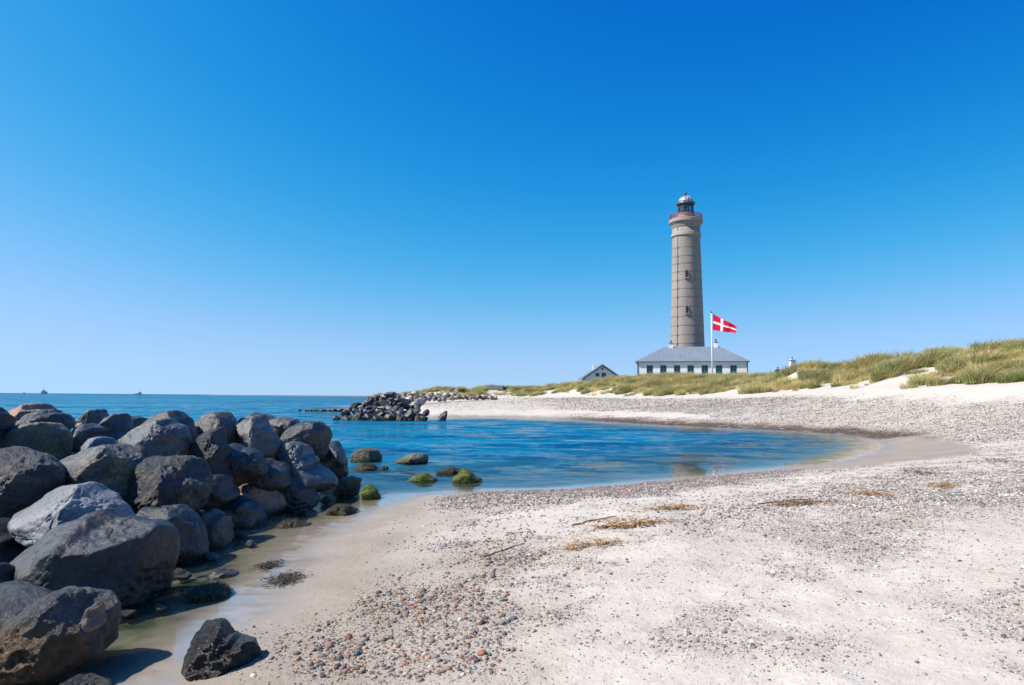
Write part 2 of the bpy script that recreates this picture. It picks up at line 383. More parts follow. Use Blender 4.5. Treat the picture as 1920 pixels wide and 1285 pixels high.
far_body = t.mix(patch, (0.002, 0.145, 0.225), (0.002, 0.045, 0.115))
body = t.mix(t.rng(ds_w, 15, 45), body, far_body)
body = t.mix(t.rng(ds_w, 300, 2500), body, (0.002, 0.070, 0.150))
def ncol(vec, scale, detail, rgh):
    q = t.n('ShaderNodeTexNoise'); t.set(q.inputs['Vector'], vec); q.inputs['Scale'].default_value = scale; q.inputs['Detail'].default_value = detail; q.inputs['Roughness'].default_value = rgh
    v = t.n('ShaderNodeVectorMath', operation='SUBTRACT'); t.set(v.inputs[0], q.outputs['Color']); v.inputs[1].default_value = (0.5, 0.5, 0.5); return v.outputs[0]
def vsc(v, f):
    q = t.n('ShaderNodeVectorMath', operation='SCALE'); t.set(q.inputs[0], v); t.set(q.inputs['Scale'], f); return q.outputs[0]
def vadd(a_, b_):
    q = t.n('ShaderNodeVectorMath', operation='ADD'); t.set(q.inputs[0], a_); t.set(q.inputs[1], b_); return q.outputs[0]
calm = t.rng(t.noise(t.mapping(P, (0.05, 0.16, 1)), 1.0, 4, 0.6), 0.35, 0.65, 0.65, 1.25)
slope = t.math('MULTIPLY', t.rng(depth, 0.0, 0.6, 0.03, 1.0), calm)
tilt = vadd(vsc(ncol(t.mapping(P, (1.6, 4.0, 1), (0, 0, 0.12)), 1.5, 2, 0.5), 0.9), vsc(ncol(t.mapping(P, (0.62, 1.0, 1), (0, 0, -0.25)), 0.8, 3, 0.55), t.rng(ds_w, 10, 60, 1.3, 2.0)))
tilt = vadd(tilt, vsc(ncol(t.mapping(P, (0.30, 0.42, 1), (0, 0, 0.2)), 1.0, 3, 0.55), t.rng(ds_w, 3, 30, 0.5, 1.2)))
# waves run in towards the beach, so their steeper faces look shoreward
bias = t.n('ShaderNodeCombineXYZ'); bias.inputs[1].default_value = -0.13
tm = t.n('ShaderNodeVectorMath', operation='MULTIPLY'); t.set(tm.inputs[0], vsc(vadd(tilt, bias.outputs[0]), slope)); tm.inputs[1].default_value = (0.7, 1.0, 0.0)
ng_ = t.n('ShaderNodeNewGeometry').outputs['Normal']
nrm_ = t.n('ShaderNodeVectorMath', operation='NORMALIZE'); t.set(nrm_.inputs[0], vadd(ng_, tm.outputs[0])); nm = nrm_.outputs[0]
body = t.mix(t.rng(depth, 0.15, 0.8), (0.026, 0.046, 0.040), body)
dif = t.n('ShaderNodeBsdfDiffuse'); t.set(dif.inputs[0], body)
tr = t.n('ShaderNodeBsdfTransparent'); t.set(tr.inputs[0], t.mix(t.rng(depth, 0, 0.6), (1, 1, 1), (0.45, 0.80, 0.85)))
m1 = t.n('ShaderNodeMixShader'); t.set(m1.inputs[0], t.rng(t.math('POWER', 2.718, t.math('MULTIPLY', depth, -3.2)), 1, 0, 0, 1)); t.t.links.new(tr.outputs[0], m1.inputs[1]); t.t.links.new(dif.outputs[0], m1.inputs[2])
gl = t.n('ShaderNodeBsdfGlossy'); gl.inputs['Roughness'].default_value = 0.06; t.set(gl.inputs['Normal'], nm); gl.inputs['Color'].default_value = (1, 1, 1, 1)
fr = t.n('ShaderNodeFresnel'); fr.inputs[0].default_value = 1.33; t.set(fr.inputs[1], nm)
m2 = t.n('ShaderNodeMixShader'); t.set(m2.inputs[0], t.math('MINIMUM', fr.outputs[0], 0.36)); t.t.links.new(m1.outputs[0], m2.inputs[1]); t.t.links.new(gl.outputs[0], m2.inputs[2])
t.t.links.new(m2.outputs[0], t.out.inputs[0]); M_WATER = t.m
# cells well under the land are left out
keepv = WDS < 2.0; kf = keepv[WF].any(1)
wme = mesh_np('sea', np.stack([wx, wy, wz], 1), WF[kf], M_WATER, True, {'depth': ('FLOAT', dep), 'offshore': ('FLOAT', np.clip(-WDS, 0, 1e5))})
tag(link('sea', wme), 'blue sea with a small sheltered bay', kind='structure')
# distant sand spit on the horizon
sx_ = np.linspace(-690, -230, 90); spv = []; spf = []
for i, x in enumerate(sx_):
    hh_ = 2.5 * float(sstep(-690, -640, x)) * (0.75 + 0.35 * float(noise(np.array([x / 40]), np.array([0.3]), s=71)[0]))
    spv += [(x, 1485, -0.4), (x, 1500, hh_ * 0.75), (x, 1512, hh_), (x, 1540, -0.4)]
for i in range(len(sx_) - 1):
    for k in range(3): spf.append((i * 4 + k, i * 4 + 4 + k, i * 4 + 5 + k, i * 4 + 1 + k))
mb = MB(); mb.add(spv, spf); tag(mb.build('sand_spit', mat_simple('spit_sand', (0.15, 0.125, 0.115), 0.9), smooth=True), 'thin low sand spit on the horizon', kind='structure')

# ------------------------------------------------------------------ rocks
def ico(n):
    import bmesh
    bm = bmesh.new(); bmesh.ops.create_icosphere(bm, subdivisions=n, radius=1.0)
    V = np.array([v.co[:] for v in bm.verts]); F = np.array([[v.index for v in f.verts] for f in bm.faces]); bm.free(); return V, F
ICO = {n: ico(n) for n in (1, 2, 3, 4, 5, 6)}
def softcut(V, n, c, k=0.07):
    n = np.array(n, float); n /= np.linalg.norm(n); tt = V @ n; hmax = tt.max(); lim = c * hmax; kk = k * hmax
    over = (tt - lim) / kk; new = lim - kk * np.log1p(np.exp(np.clip(-over, -40, 40))) + 0 * tt
    new = np.where(over > -6, new + 0, tt)
    return V + np.outer(new - tt, n)
CAM_I = np.array(CAM_M.inverted())
def project(Wp):
    q = Wp @ CAM_I[:3, :3].T + CAM_I[:3, 3]; return 960 + FPX * q[:, 0] / -q[:, 2], 642.5 - FPX * q[:, 1] / -q[:, 2]
def polar(q, aa):
    rr = np.zeros(len(aa))
    for i in range(len(q)):
        a = q[i]; b = q[(i + 1) % len(q)]; d = b - a
        den = np.cos(aa) * d[1] - np.sin(aa) * d[0]; den = np.where(np.abs(den) < 1e-9, 1e-9, den)
        tt = (a[0] * d[1] - a[1] * d[0]) / den; u = (a[0] * np.sin(aa) - a[1] * np.cos(aa)) / den
        ok = (tt > 0) & (u >= -1e-6) & (u <= 1 + 1e-6); rr = np.where(ok, np.maximum(rr, tt), rr)
    return rr
def rock_from_outline(pts, Y, D, lev, cuts=(), amp=0.04, freq=1.4, seed=0, p=2.5, rnd=15, fine=0.012, grow=1.0):
    """a rounded, facetted stone of half depth D whose real outline has the given form"""
    P2 = np.array(pts, float); cp = (P2.min(0) + P2.max(0)) / 2; c3 = at(cp[0], cp[1], Y); m_px = Y / FPX
    c = np.array([c3.x, Y, c3.z])
    aa = np.linspace(-np.pi, np.pi, 181); want = polar((P2 - cp) * np.array([1, -1]), aa)      # pixels
    ker = np.hanning(7); ker /= ker.sum()
    def smooth(v, kk=ker): n_ = len(kk) // 2; v2 = np.concatenate([v[-n_ - 1:-1], v, v[1:n_ + 1]]); return np.convolve(v2, kk, 'valid')
    want = smooth(want) * grow; rr = want * m_px; size = float(np.sqrt(rr.mean() * D))
    def make(lv, rr):
        V, F = ICO[lv]; ang = np.arctan2(V[:, 2], V[:, 0]); s_ = np.hypot(V[:, 0], V[:, 2]); rad = np.interp(ang, aa, rr)
        nrm = (s_**p + np.abs(V[:, 1])**p)**(1 / p)
        U = np.stack([np.cos(ang) * s_ / nrm * rad, V[:, 1] / nrm * D, np.sin(ang) * s_ / nrm * rad], 1)
        r_ = np.random.default_rng(seed)
        for n_, c_ in cuts: U = softcut(U, n_, c_)
        for k in range(rnd):
            n_ = r_.normal(size=3); n_[1] = -abs(n_[1]) * 1.2; U = softcut(U, n_, r_.uniform(0.66, 0.80) if k < 1 else r_.uniform(0.82, 0.96), 0.02)
        dirn = U / (np.linalg.norm(U, axis=1, keepdims=True) + 1e-9); Q = U / size * freq + seed * 3.7
        dsp = amp * 1.2 * fbm(Q[:, 0], Q[:, 1], Q[:, 2], s=seed, o=4, gain=0.5) * size
        Q3 = U / size * 3.6 + seed; dsp = dsp - size * 0.055 * np.clip(0.22 - np.abs(fbm(Q3[:, 0], Q3[:, 1], Q3[:, 2], s=seed + 9, o=3)), 0, 1) / 0.22 * sstep(-0.1, 0.35, noise(Q[:, 0] + 9, Q[:, 1], Q[:, 2], s=seed + 8))
        if lv > 3: Q2 = U * 9 + seed; dsp = dsp + fine * fbm(Q2[:, 0], Q2[:, 1], Q2[:, 2], s=seed + 5, o=3, gain=0.6)
        return U + dirn * dsp[:, None], F
    U, F = make(lev, rr); k2 = np.hanning(23); k2 /= k2.sum(); S = slice(None, None, max(1, len(U) // 2600))
    for it in range(3):
        x, y = project(U[S] + c); x = x - cp[0]; y = cp[1] - y
        th = np.arctan2(y, x); rp = np.hypot(x, y); got = np.zeros(len(aa))
        for i, a_ in enumerate(aa):
            dd = np.abs((th - a_ + np.pi) % (2 * np.pi) - np.pi); m = dd < 0.12; got[i] = (rp[m] * np.cos(dd[m])).max() if m.any() else want[i]
        f = np.interp(np.arctan2(U[:, 2], U[:, 0]), aa, smooth(np.clip(want / got, 0.7, 1.4), k2))
        U = U * np.stack([f, np.ones_like(f), f], 1)
    return U, F, (float(c[0]), Y, float(c[2]))

def mat_rock(name, c1, c2, lich=None, lamt=0.0, bump=0.35, bscale=14, streak=False, wetline=True, weedc=None, weed_top=0.22, rough=0.46):
    t = NT(name); O = t.coord('Object'); P = t.pos()
    oi = t.n('ShaderNodeObjectInfo'); rv = t.n('ShaderNodeVectorMath', operation='SCALE'); rv.inputs[0].default_value = (17, 31, 23); t.set(rv.inputs['Scale'], oi.outputs['Random'])
    av = t.n('ShaderNodeVectorMath', operation='ADD'); t.set(av.inputs[0], O); t.set(av.inputs[1], rv.outputs[0]); O = av.outputs[0]
    n1 = t.noise(O, 2.2, 7, 0.62, 0.4); n2 = t.noise(O, 34, 5, 0.7)
    c = t.mix(t.rng(n1, 0.32, 0.68), c1, c2)
    c = t.mix(t.rng(n2, 0.28, 0.66, 0.85, 0.0), c, t.mix(1.0, c, (0.25, 0.26, 0.29), 'MULTIPLY'))
    c = t.mix(t.rng(t.noise(O, 75, 2, 0.5), 0.66, 0.74, 0, 0.35), c, (0.5, 0.5, 0.48))
    vein = t.rng(t.math('ABSOLUTE', t.math('SUBTRACT', t.noise(O, 1.3, 6, 0.6, 1.2), 0.5)), 0.0, 0.018, 1, 0); c = t.mix(t.math('MULTIPLY', vein, t.rng(t.noise(O, 0.9, 3), 0.5, 0.62, 0, 0.55)), c, (0.03, 0.03, 0.03))
    big = t.rng(t.noise(O, 1.1, 4, 0.5, 0.8), 0.38, 0.62, 0.62, 1.25); vb = t.n('ShaderNodeVectorMath', operation='SCALE'); t.set(vb.inputs[0], c); t.set(vb.inputs['Scale'], big); c = vb.outputs[0]
    tint = t.rng(oi.outputs['Random'], 0, 1, 0.78, 1.2); vm = t.n('ShaderNodeVectorMath', operation='SCALE'); t.set(vm.inputs[0], c); t.set(vm.inputs['Scale'], tint); c = vm.outputs[0]
    c = t.mix(1.0, c, t.mix(t.math('FRACT', t.math('MULTIPLY', oi.outputs['Random'], 7.31)), (0.86, 0.98, 1.12), (1.16, 1.0, 0.86)), 'MULTIPLY')
    if lich:
        lm = t.math('MULTIPLY', t.rng(t.noise(O, 1.7, 5, 0.65, 0.6), 0.60 - 0.16 * lamt, 0.72 - 0.12 * lamt), t.rng(t.noise(O, 22, 4, 0.7), 0.35, 0.6), True)
        c = t.mix(t.math('MULTIPLY', lm, 0.8), c, lich)
    z = t.sepz(P); zz = t.math('ADD', z, t.rng(t.noise(P, 3.5, 4), 0.2, 0.8, -0.12, 0.12))
    r = rough
    if weedc:
        wm = t.rng(zz, weed_top - 0.06, weed_top + 0.08, 1, 0)
        wc = t.mix(t.rng(t.noise(O, 13, 5, 0.7), 0.35, 0.65), tuple(v * 0.30 for v in weedc), weedc); c = t.mix(wm, c, wc)
    if wetline:
        wl = t.rng(zz, 0.02, 0.15, 1, 0); c = t.mix(t.math('MULTIPLY', wl, 0.62), c, (0.03, 0.022, 0.012)); r = t.rng(wl, 0, 1, rough, 0.28)
    h = t.math('ADD', t.noise(O, bscale, 8, 0.62), t.math('MULTIPLY', t.noise(O, bscale * 4.5, 5, 0.7), 0.4))
    h = t.math('ADD', h, t.math('MULTIPLY', t.rng(t.vor(O, bscale * 0.9), 0.0, 0.5), 0.35))
    if streak:
        h = t.math('ADD', h, t.math('MULTIPLY', t.noise(t.mapping(O, (3, 3, 16), (0.5, 0.6, 0.2)), 3.0, 6, 0.65), 1.2))
    nm = t.bump(h, min(1.0, bump * 1.7), 0.07); t.bsdf(c, r, nm, 0.5); return t.m
ROCK = {
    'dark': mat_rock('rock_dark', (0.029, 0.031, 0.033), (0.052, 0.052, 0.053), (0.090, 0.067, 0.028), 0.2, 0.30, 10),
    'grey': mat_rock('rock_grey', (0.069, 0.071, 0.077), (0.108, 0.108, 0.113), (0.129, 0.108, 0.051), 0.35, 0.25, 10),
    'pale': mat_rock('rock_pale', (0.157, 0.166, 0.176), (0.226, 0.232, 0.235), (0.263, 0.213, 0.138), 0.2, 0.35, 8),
    'rough': mat_rock('rock_rough', (0.028, 0.029, 0.033), (0.053, 0.053, 0.055), (0.27, 0.19, 0.10), 0.5, 0.95, 11),
    'streak': mat_rock('rock_streaked', (0.042, 0.046, 0.050), (0.081, 0.083, 0.088), None, 0, 0.9, 9, True),
    'lichen': mat_rock('rock_lichen', (0.090, 0.090, 0.092), (0.140, 0.134, 0.132), (0.36, 0.28, 0.10), 0.95, 0.45, 11),
    'brown': mat_rock('rock_brown', (0.063, 0.056, 0.053), (0.105, 0.094, 0.084), (0.27, 0.19, 0.10), 0.5, 0.30, 10),
    'orange': mat_rock('rock_orange', (0.296, 0.182, 0.119), (0.456, 0.296, 0.198), (0.138, 0.119, 0.109), 0.6, 0.5, 14),
    'weedy': mat_rock('rock_weedy', (0.047, 0.050, 0.053), (0.090, 0.088, 0.086), (0.142, 0.119, 0.095), 0.3, 0.8, 12, weedc=(0.15, 0.075, 0.026), weed_top=0.42),
    'moss': mat_rock('rock_mossy', (0.086, 0.129, 0.017), (0.172, 0.224, 0.026), (0.103, 0.086, 0.034), 0.5, 0.9, 16, wetline=True),
    'olive': mat_rock('rock_olive', (0.099, 0.092, 0.066), (0.165, 0.152, 0.112), (0.092, 0.119, 0.026), 0.9, 0.6, 12),
    'wetdark': mat_rock('rock_wet_dark', (0.023, 0.024, 0.026), (0.066, 0.063, 0.053), (0.066, 0.066, 0.030), 0.6, 1.0, 10, True, rough=0.35),
    'pink': mat_rock('rock_pink', (0.218, 0.145, 0.112), (0.297, 0.218, 0.178), (0.145, 0.145, 0.040), 0.5, 0.5, 12),
    'tan': mat_rock('rock_tan', (0.239, 0.210, 0.181), (0.402, 0.345, 0.297), (0.287, 0.210, 0.162), 0.5, 0.4, 3, wetline=False),
    'mound': mat_rock('rock_mound', (0.038, 0.039, 0.043), (0.090, 0.088, 0.085), (0.117, 0.104, 0.072), 0.4, 0.6, 3, weedc=(0.049, 0.047, 0.015), weed_top=0.30),
}
DARKF = ((0.80, -0.58, -0.08), 0.58)      # flank turned to the right and to the viewer
TOPF = ((-0.50, -0.55, 0.66), 0.70)
def boulder(name, label, mat, Y, D, pts, lev=5, cuts=(DARKF, TOPF), cat='boulder', group=None, seed=None, **kw):
    seed = (abs(hash(label)) % 1000) if seed is None else seed
    U, F, c = rock_from_outline(pts, Y, D, lev, cuts, seed=seed, **kw)
    zmin = U[:, 2].min(); U = U - np.array([0, 0, zmin])
    o = link(name, mesh_np(name, U, F, ROCK[mat]), loc=(c[0], c[1], c[2] + zmin))
    return tag(o, label, cat, group)
GB = 'breakwater boulders'
D2 = ((0.75, -0.62, 0.1), 0.6); FL = ((0.1, -0.95, 0.2), 0.6)
BL = [
 ('broad weed covered boulder in the near left corner', 'weedy', 5.55, 0.55, 6, [(-90, 1140), (-40, 1115), (60, 1106), (140, 1097), (200, 1103), (217, 1130), (220, 1180), (205, 1220), (150, 1250), (60, 1275), (-80, 1290)], (((0.2, -0.9, 0.35), 0.72), TOPF), 0.07),
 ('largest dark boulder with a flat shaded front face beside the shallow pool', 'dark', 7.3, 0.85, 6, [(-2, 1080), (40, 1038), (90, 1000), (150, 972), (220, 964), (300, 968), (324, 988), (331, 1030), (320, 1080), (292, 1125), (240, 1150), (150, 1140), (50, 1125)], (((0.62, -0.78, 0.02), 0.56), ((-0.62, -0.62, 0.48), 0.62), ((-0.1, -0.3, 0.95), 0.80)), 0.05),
 ('pale grey slab leaning behind the largest dark boulder', 'pale', 8.4, 0.75, 6, [(6, 992), (55, 946), (110, 918), (155, 905), (200, 914), (235, 943), (250, 970), (245, 1015), (150, 1050), (60, 1035), (25, 1003)], (((-0.5, -0.55, 0.68), 0.62), ((0.8, -0.5, 0.1), 0.75)), 0.04),
 ('coarse pitted dark boulder at the left edge above the pale slab', 'rough', 9.1, 0.75, 6, [(-80, 905), (-45, 858), (10, 842), (60, 845), (100, 860), (120, 888), (125, 916), (108, 950), (60, 985), (0, 1010), (-70, 985)], (((0.5, -0.75, -0.4), 0.66), ((-0.3, -0.7, 0.6), 0.6)), 0.06),
 ('rounded boulder with ochre lichen above a shaded flank', 'lichen', 10.0, 0.8, 6, [(106, 868), (150, 848), (200, 835), (240, 836), (262, 850), (272, 880), (269, 918), (250, 950), (210, 960), (165, 940), (120, 915)], (((0.75, -0.65, -0.1), 0.52), ((-0.45, -0.62, 0.62), 0.58)), 0.04),
 ('wide boulder with yellow lichen near the left edge', 'lichen', 11.2, 0.8, 5, [(-60, 860), (-10, 818), (40, 796), (90, 787), (124, 800), (133, 825), (127, 855), (100, 875), (20, 885)], (((0.85, -0.5, -0.1), 0.60), ((-0.45, -0.7, 0.5), 0.6)), 0.06),
 ('dark boulder cut by the left edge beside the orange boulder', 'dark', 10.6, 0.5, 5, [(-60, 800), (-25, 764), (4, 769), (18, 790), (19, 808), (5, 835), (-45, 840)], (DARKF,), 0.05),
 ('orange granite boulder on top at the far left', 'orange', 13.2, 0.7, 5, [(7, 774), (30, 763), (68, 757), (100, 763), (114, 773), (112, 795), (60, 806), (18, 802)], (TOPF,), 0.04),
 ('flat dark layered boulder in front of the orange one', 'dark', 12.3, 0.6, 5, [(14, 800), (48, 777), (90, 767), (120, 770), (136, 782), (139, 803), (112, 818), (45, 820)], (((0.8, -0.5, -0.1), 0.7), ((-0.2, -0.3, 0.9), 0.65)), 0.07),
 ('pale knobby boulder with a split top on the skyline', 'grey', 14.2, 0.6, 5, [(136, 795), (158, 776), (178, 767), (196, 775), (203, 795), (192, 820), (160, 832), (140, 822)], (((0.6, -0.6, 0.4), 0.7),), 0.10),
 ('brown fissured boulder beside the pale knobby one', 'brown', 13.0, 0.6, 5, [(176, 804), (200, 783), (220, 776), (239, 785), (249, 803), (242, 824), (215, 838), (186, 830)], (((0.5, -0.8, 0.1), 0.6),), 0.09),
 ('small grey boulder wedged under the brown fissured one', 'grey', 12.3, 0.5, 4, [(134, 818), (163, 795), (192, 800), (202, 822), (192, 846), (148, 850)], (DARKF,), 0.08),
 ('small pale boulder peeping between two larger ones', 'pale', 11.7, 0.5, 4, [(148, 842), (168, 823), (190, 819), (216, 830), (224, 850), (190, 864), (158, 860)], (TOPF,), 0.05),
 ('pale grey boulder low behind the brown fissured one', 'grey', 15.2, 0.5, 4, [(228, 790), (245, 781), (268, 782), (280, 795), (260, 810), (235, 808)], (TOPF,), 0.08),
 ('large smooth grey boulder with a deep shaded front', 'grey', 11.4, 0.85, 6, [(214, 830), (250, 805), (300, 786), (336, 790), (353, 812), (358, 842), (346, 866), (310, 885), (268, 880), (244, 856)], (((0.66, -0.74, -0.12), 0.50), ((-0.5, -0.6, 0.62), 0.60)), 0.03),
 ('round brownish boulder behind the large smooth grey one', 'brown', 12.7, 0.7, 5, [(255, 802), (290, 780), (325, 770), (350, 778), (368, 803), (375, 824), (366, 855), (300, 860)], (((0.7, -0.7, 0.0), 0.62),), 0.03),
 ('broad brown boulder with an ochre patch at mid skyline', 'brown', 13.6, 0.75, 5, [(357, 802), (384, 779), (410, 773), (432, 779), (452, 799), (458, 818), (448, 845), (425, 862), (390, 850), (363, 830)], (((0.8, -0.6, -0.1), 0.62), TOPF), 0.04),
 ('pointed dark boulder with streaked rough face', 'streak', 11.9, 0.55, 6, [(354, 840), (378, 815), (408, 799), (416, 810), (430, 836), (430, 872), (427, 902), (405, 897), (378, 866)], (((-0.1, -0.95, 0.3), 0.5),), 0.05),
 ('dark block with a flat sloping top beside the streaked one', 'dark', 12.5, 0.6, 5, [(418, 858), (428, 834), (455, 836), (485, 845), (499, 865), (499, 890), (470, 902), (424, 902)], (((0.2, -0.97, 0.05), 0.5), ((-0.1, -0.3, 0.95), 0.75)), 0.03),
 ('big pitted dark boulder in the middle of the heap', 'rough', 10.2, 0.8, 6, [(236, 955), (255, 880), (275, 861), (330, 855), (370, 856), (389, 875), (397, 905), (388, 938), (366, 960), (310, 975), (250, 972)], (((0.8, -0.6, -0.1), 0.62), ((-0.35, -0.75, 0.5), 0.6)), 0.06),
 ('ridged grey boulder sloping down to the right', 'grey', 13.8, 0.7, 5, [(438, 806), (455, 790), (480, 779), (500, 790), (519, 813), (527, 838), (516, 860), (498, 866), (470, 838)], (((0.85, -0.5, 0.15), 0.5), ((-0.6, -0.6, 0.5), 0.7)), 0.06),
 ('flat brownish boulder at the far end of the heap', 'brown', 16.2, 0.6, 4, [(498, 788), (530, 782), (558, 785), (566, 800), (536, 815), (506, 812)], (TOPF,), 0.08),
 ('small knobby dark boulder behind the ridged grey one', 'dark', 15.8, 0.4, 4, [(434, 792), (455, 783), (471, 790), (470, 806), (442, 808)], (DARKF,), 0.09),
 ('low grey boulder on the skyline behind the ridged one', 'grey', 16.6, 0.6, 4, [(448, 788), (475, 774), (507, 777), (527, 788), (512, 806), (462, 806)], (TOPF,), 0.06),
 ('smooth egg shaped dark boulder at the seaward end', 'dark', 15.4, 0.75, 6, [(526, 818), (540, 802), (570, 791), (600, 790), (617, 801), (622, 820), (611, 840), (590, 849), (558, 848), (533, 837)], (((0.6, -0.75, -0.3), 0.66), ((-0.4, -0.5, 0.7), 0.75)), 0.02),
 ('wide sloping grey boulder below the egg shaped one', 'grey', 14.3, 0.85, 6, [(496, 858), (520, 836), (550, 828), (572, 833), (590, 850), (606, 878), (632, 892), (630, 912), (600, 925), (555, 915), (505, 905)], (((-0.75, -0.65, -0.1), 0.62), ((0.6, -0.5, 0.6), 0.78)), 0.04),
 ('dark block at the seaward end standing in the water', 'dark', 17.2, 0.7, 5, [(588, 855), (612, 832), (630, 827), (645, 842), (652, 868), (652, 892), (632, 905), (602, 902)], (((-0.25, -0.96, 0.1), 0.55), ((0, -0.3, 0.95), 0.78)), 0.05),
 ('rounded grey boulder at the edge of the shallow water', 'dark', 13.7, 0.75, 6, [(470, 896), (500, 882), (540, 880), (570, 889), (589, 910), (599, 940), (580, 958), (530, 962), (486, 952), (473, 920)], (((0.6, -0.8, -0.1), 0.6), ((-0.3, -0.4, 0.85), 0.72)), 0.03),
 ('orange brown slab with a pointed left end', 'orange', 12.8, 0.5, 5, [(384, 940), (420, 920), (470, 907), (510, 911), (531, 930), (534, 958), (500, 976), (450, 972), (405, 958)], (((0.75, -0.65, 0.0), 0.52), ((-0.3, -0.5, 0.8), 0.7)), 0.04),
 ('olive brown boulder in front of the orange slab', 'brown', 11.8, 0.55, 5, [(403, 968), (415, 936), (440, 927), (470, 935), (491, 950), (499, 976), (487, 995), (440, 1004), (412, 994)], (((0.3, -0.9, -0.2), 0.6), ((-0.3, -0.4, 0.85), 0.68)), 0.07),
 ('small grey boulder half hidden behind the orange slab', 'grey', 13.2, 0.45, 4, [(406, 912), (440, 888), (460, 884), (477, 899), (472, 922), (428, 934)], (((0.7, -0.6, 0.2), 0.6),), 0.05),
 ('tan and orange broken boulder by the pool', 'brown', 10.3, 0.5, 5, [(356, 968), (395, 955), (425, 964), (438, 990), (432, 1018), (402, 1036), (372, 1030), (360, 995)], (((0.3, -0.9, -0.1), 0.6),), 0.12),
 ('round boulder behind the right shoulder of the largest one', 'dark', 9.2, 0.65, 6, [(250, 968), (290, 952), (325, 947), (356, 955), (379, 980), (387, 1012), (382, 1048), (356, 1068), (310, 1070), (270, 1035)], (((0.7, -0.7, -0.1), 0.66), ((-0.4, -0.6, 0.6), 0.62)), 0.06),
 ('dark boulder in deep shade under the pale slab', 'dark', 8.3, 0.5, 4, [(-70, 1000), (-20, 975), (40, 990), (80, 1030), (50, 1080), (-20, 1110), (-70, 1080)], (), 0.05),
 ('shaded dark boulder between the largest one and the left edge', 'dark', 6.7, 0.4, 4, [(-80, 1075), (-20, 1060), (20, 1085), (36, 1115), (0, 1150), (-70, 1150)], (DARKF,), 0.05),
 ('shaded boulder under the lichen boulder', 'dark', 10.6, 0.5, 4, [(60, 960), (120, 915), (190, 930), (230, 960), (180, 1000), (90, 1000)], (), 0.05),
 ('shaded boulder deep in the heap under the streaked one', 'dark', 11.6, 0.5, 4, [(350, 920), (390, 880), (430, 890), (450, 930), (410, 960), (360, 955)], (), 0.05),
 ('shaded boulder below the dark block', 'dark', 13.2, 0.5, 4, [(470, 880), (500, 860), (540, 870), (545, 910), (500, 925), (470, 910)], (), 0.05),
 # rocks standing in the water
 ('grey brown rock in the bay nearest the boulder heap', 'olive', 22.9, 0.55, 4, [(654, 857), (665, 844), (690, 838), (708, 841), (718, 855), (714, 868), (685, 874), (658, 870)], (((0.8, -0.5, 0.1), 0.6),), 0.06),
 ('flat olive rock with a raised dark end in the bay', 'olive', 22.4, 0.4, 4, [(734, 866), (755, 857), (775, 849), (800, 848), (804, 860), (800, 872), (770, 876), (742, 874)], (((0.8, -0.5, 0.3), 0.6), ((-0.5, -0.4, 0.8), 0.6)), 0.08),
 ('weedy brown rock just awash below the grey brown one', 'wetdark', 20.6, 0.35, 4, [(664, 876), (680, 868), (700, 870), (712, 878), (690, 888), (668, 886)], (), 0.15),
 ('low mossy green rock in the shallows', 'moss', 18.0, 0.35, 4, [(762, 900), (778, 891), (797, 886), (812, 893), (826, 901), (795, 908), (768, 907)], (), 0.06),
 ('bright green mossy rock farthest from the boulders', 'moss', 17.9, 0.4, 4, [(843, 901), (857, 889), (871, 877), (885, 886), (908, 900), (895, 907), (858, 909)], (), 0.06),
 ('thin weed covered rock barely above the water', 'wetdark', 19.8, 0.3, 4, [(812, 884), (830, 878), (855, 877), (880, 882), (860, 890), (825, 890)], (), 0.1),
 ('grey and green rock at the foot of the boulder heap', 'olive', 15.6, 0.45, 5, [(622, 918), (640, 896), (660, 891), (682, 896), (676, 912), (672, 928), (650, 938), (628, 934)], (((0.6, -0.75, -0.2), 0.6),), 0.08),
 ('small green mossy knob by the sand edge', 'moss', 15.0, 0.25, 4, [(676, 925), (682, 912), (694, 909), (706, 917), (714, 932), (700, 942), (680, 940)], (), 0.1),
 ('dark weed covered flat rock in the sheltered shallows', 'wetdark', 13.0, 0.3, 4, [(608, 958), (630, 947), (655, 945), (675, 957), (655, 970), (620, 972)], (), 0.15),
 ('low weedy rock beside the olive brown boulder', 'wetdark', 11.9, 0.25, 4, [(512, 984), (535, 975), (560, 974), (592, 983), (575, 995), (525, 996)], (), 0.14),
 ('glossy weedy rock in the pool by the largest boulder', 'wetdark', 7.7, 0.25, 5, [(342, 1125), (370, 1102), (405, 1091), (430, 1096), (432, 1118), (410, 1140), (360, 1145)], (), 0.12),
 ('small flat stone in the pool behind the glossy weedy rock', 'brown', 8.6, 0.2, 4, [(385, 1080), (405, 1068), (435, 1066), (452, 1076), (435, 1090), (395, 1092)], (), 0.08),
 ('sharp wet black rock alone on the sand in front', 'wetdark', 5.65, 0.30, 6, [(334, 1262), (348, 1222), (372, 1178), (395, 1158), (415, 1164), (447, 1184), (488, 1204), (482, 1240), (430, 1272), (370, 1290)], (((0.35, -0.9, 0.3), 0.5), ((-0.7, -0.3, 0.65), 0.7)), 0.08),
 ('dark rock at the bottom edge in the shallow water', 'wetdark', 5.1, 0.25, 5, [(100, 1290), (120, 1276), (155, 1270), (185, 1280), (205, 1300), (150, 1325), (105, 1315)], (), 0.06),
 ('pink granite stone leaning on the weed covered boulder', 'pink', 5.0, 0.13, 5, [(147, 1178), (160, 1150), (176, 1129), (192, 1128), (196, 1150), (194, 1172), (175, 1184)], (), 0.06),
]
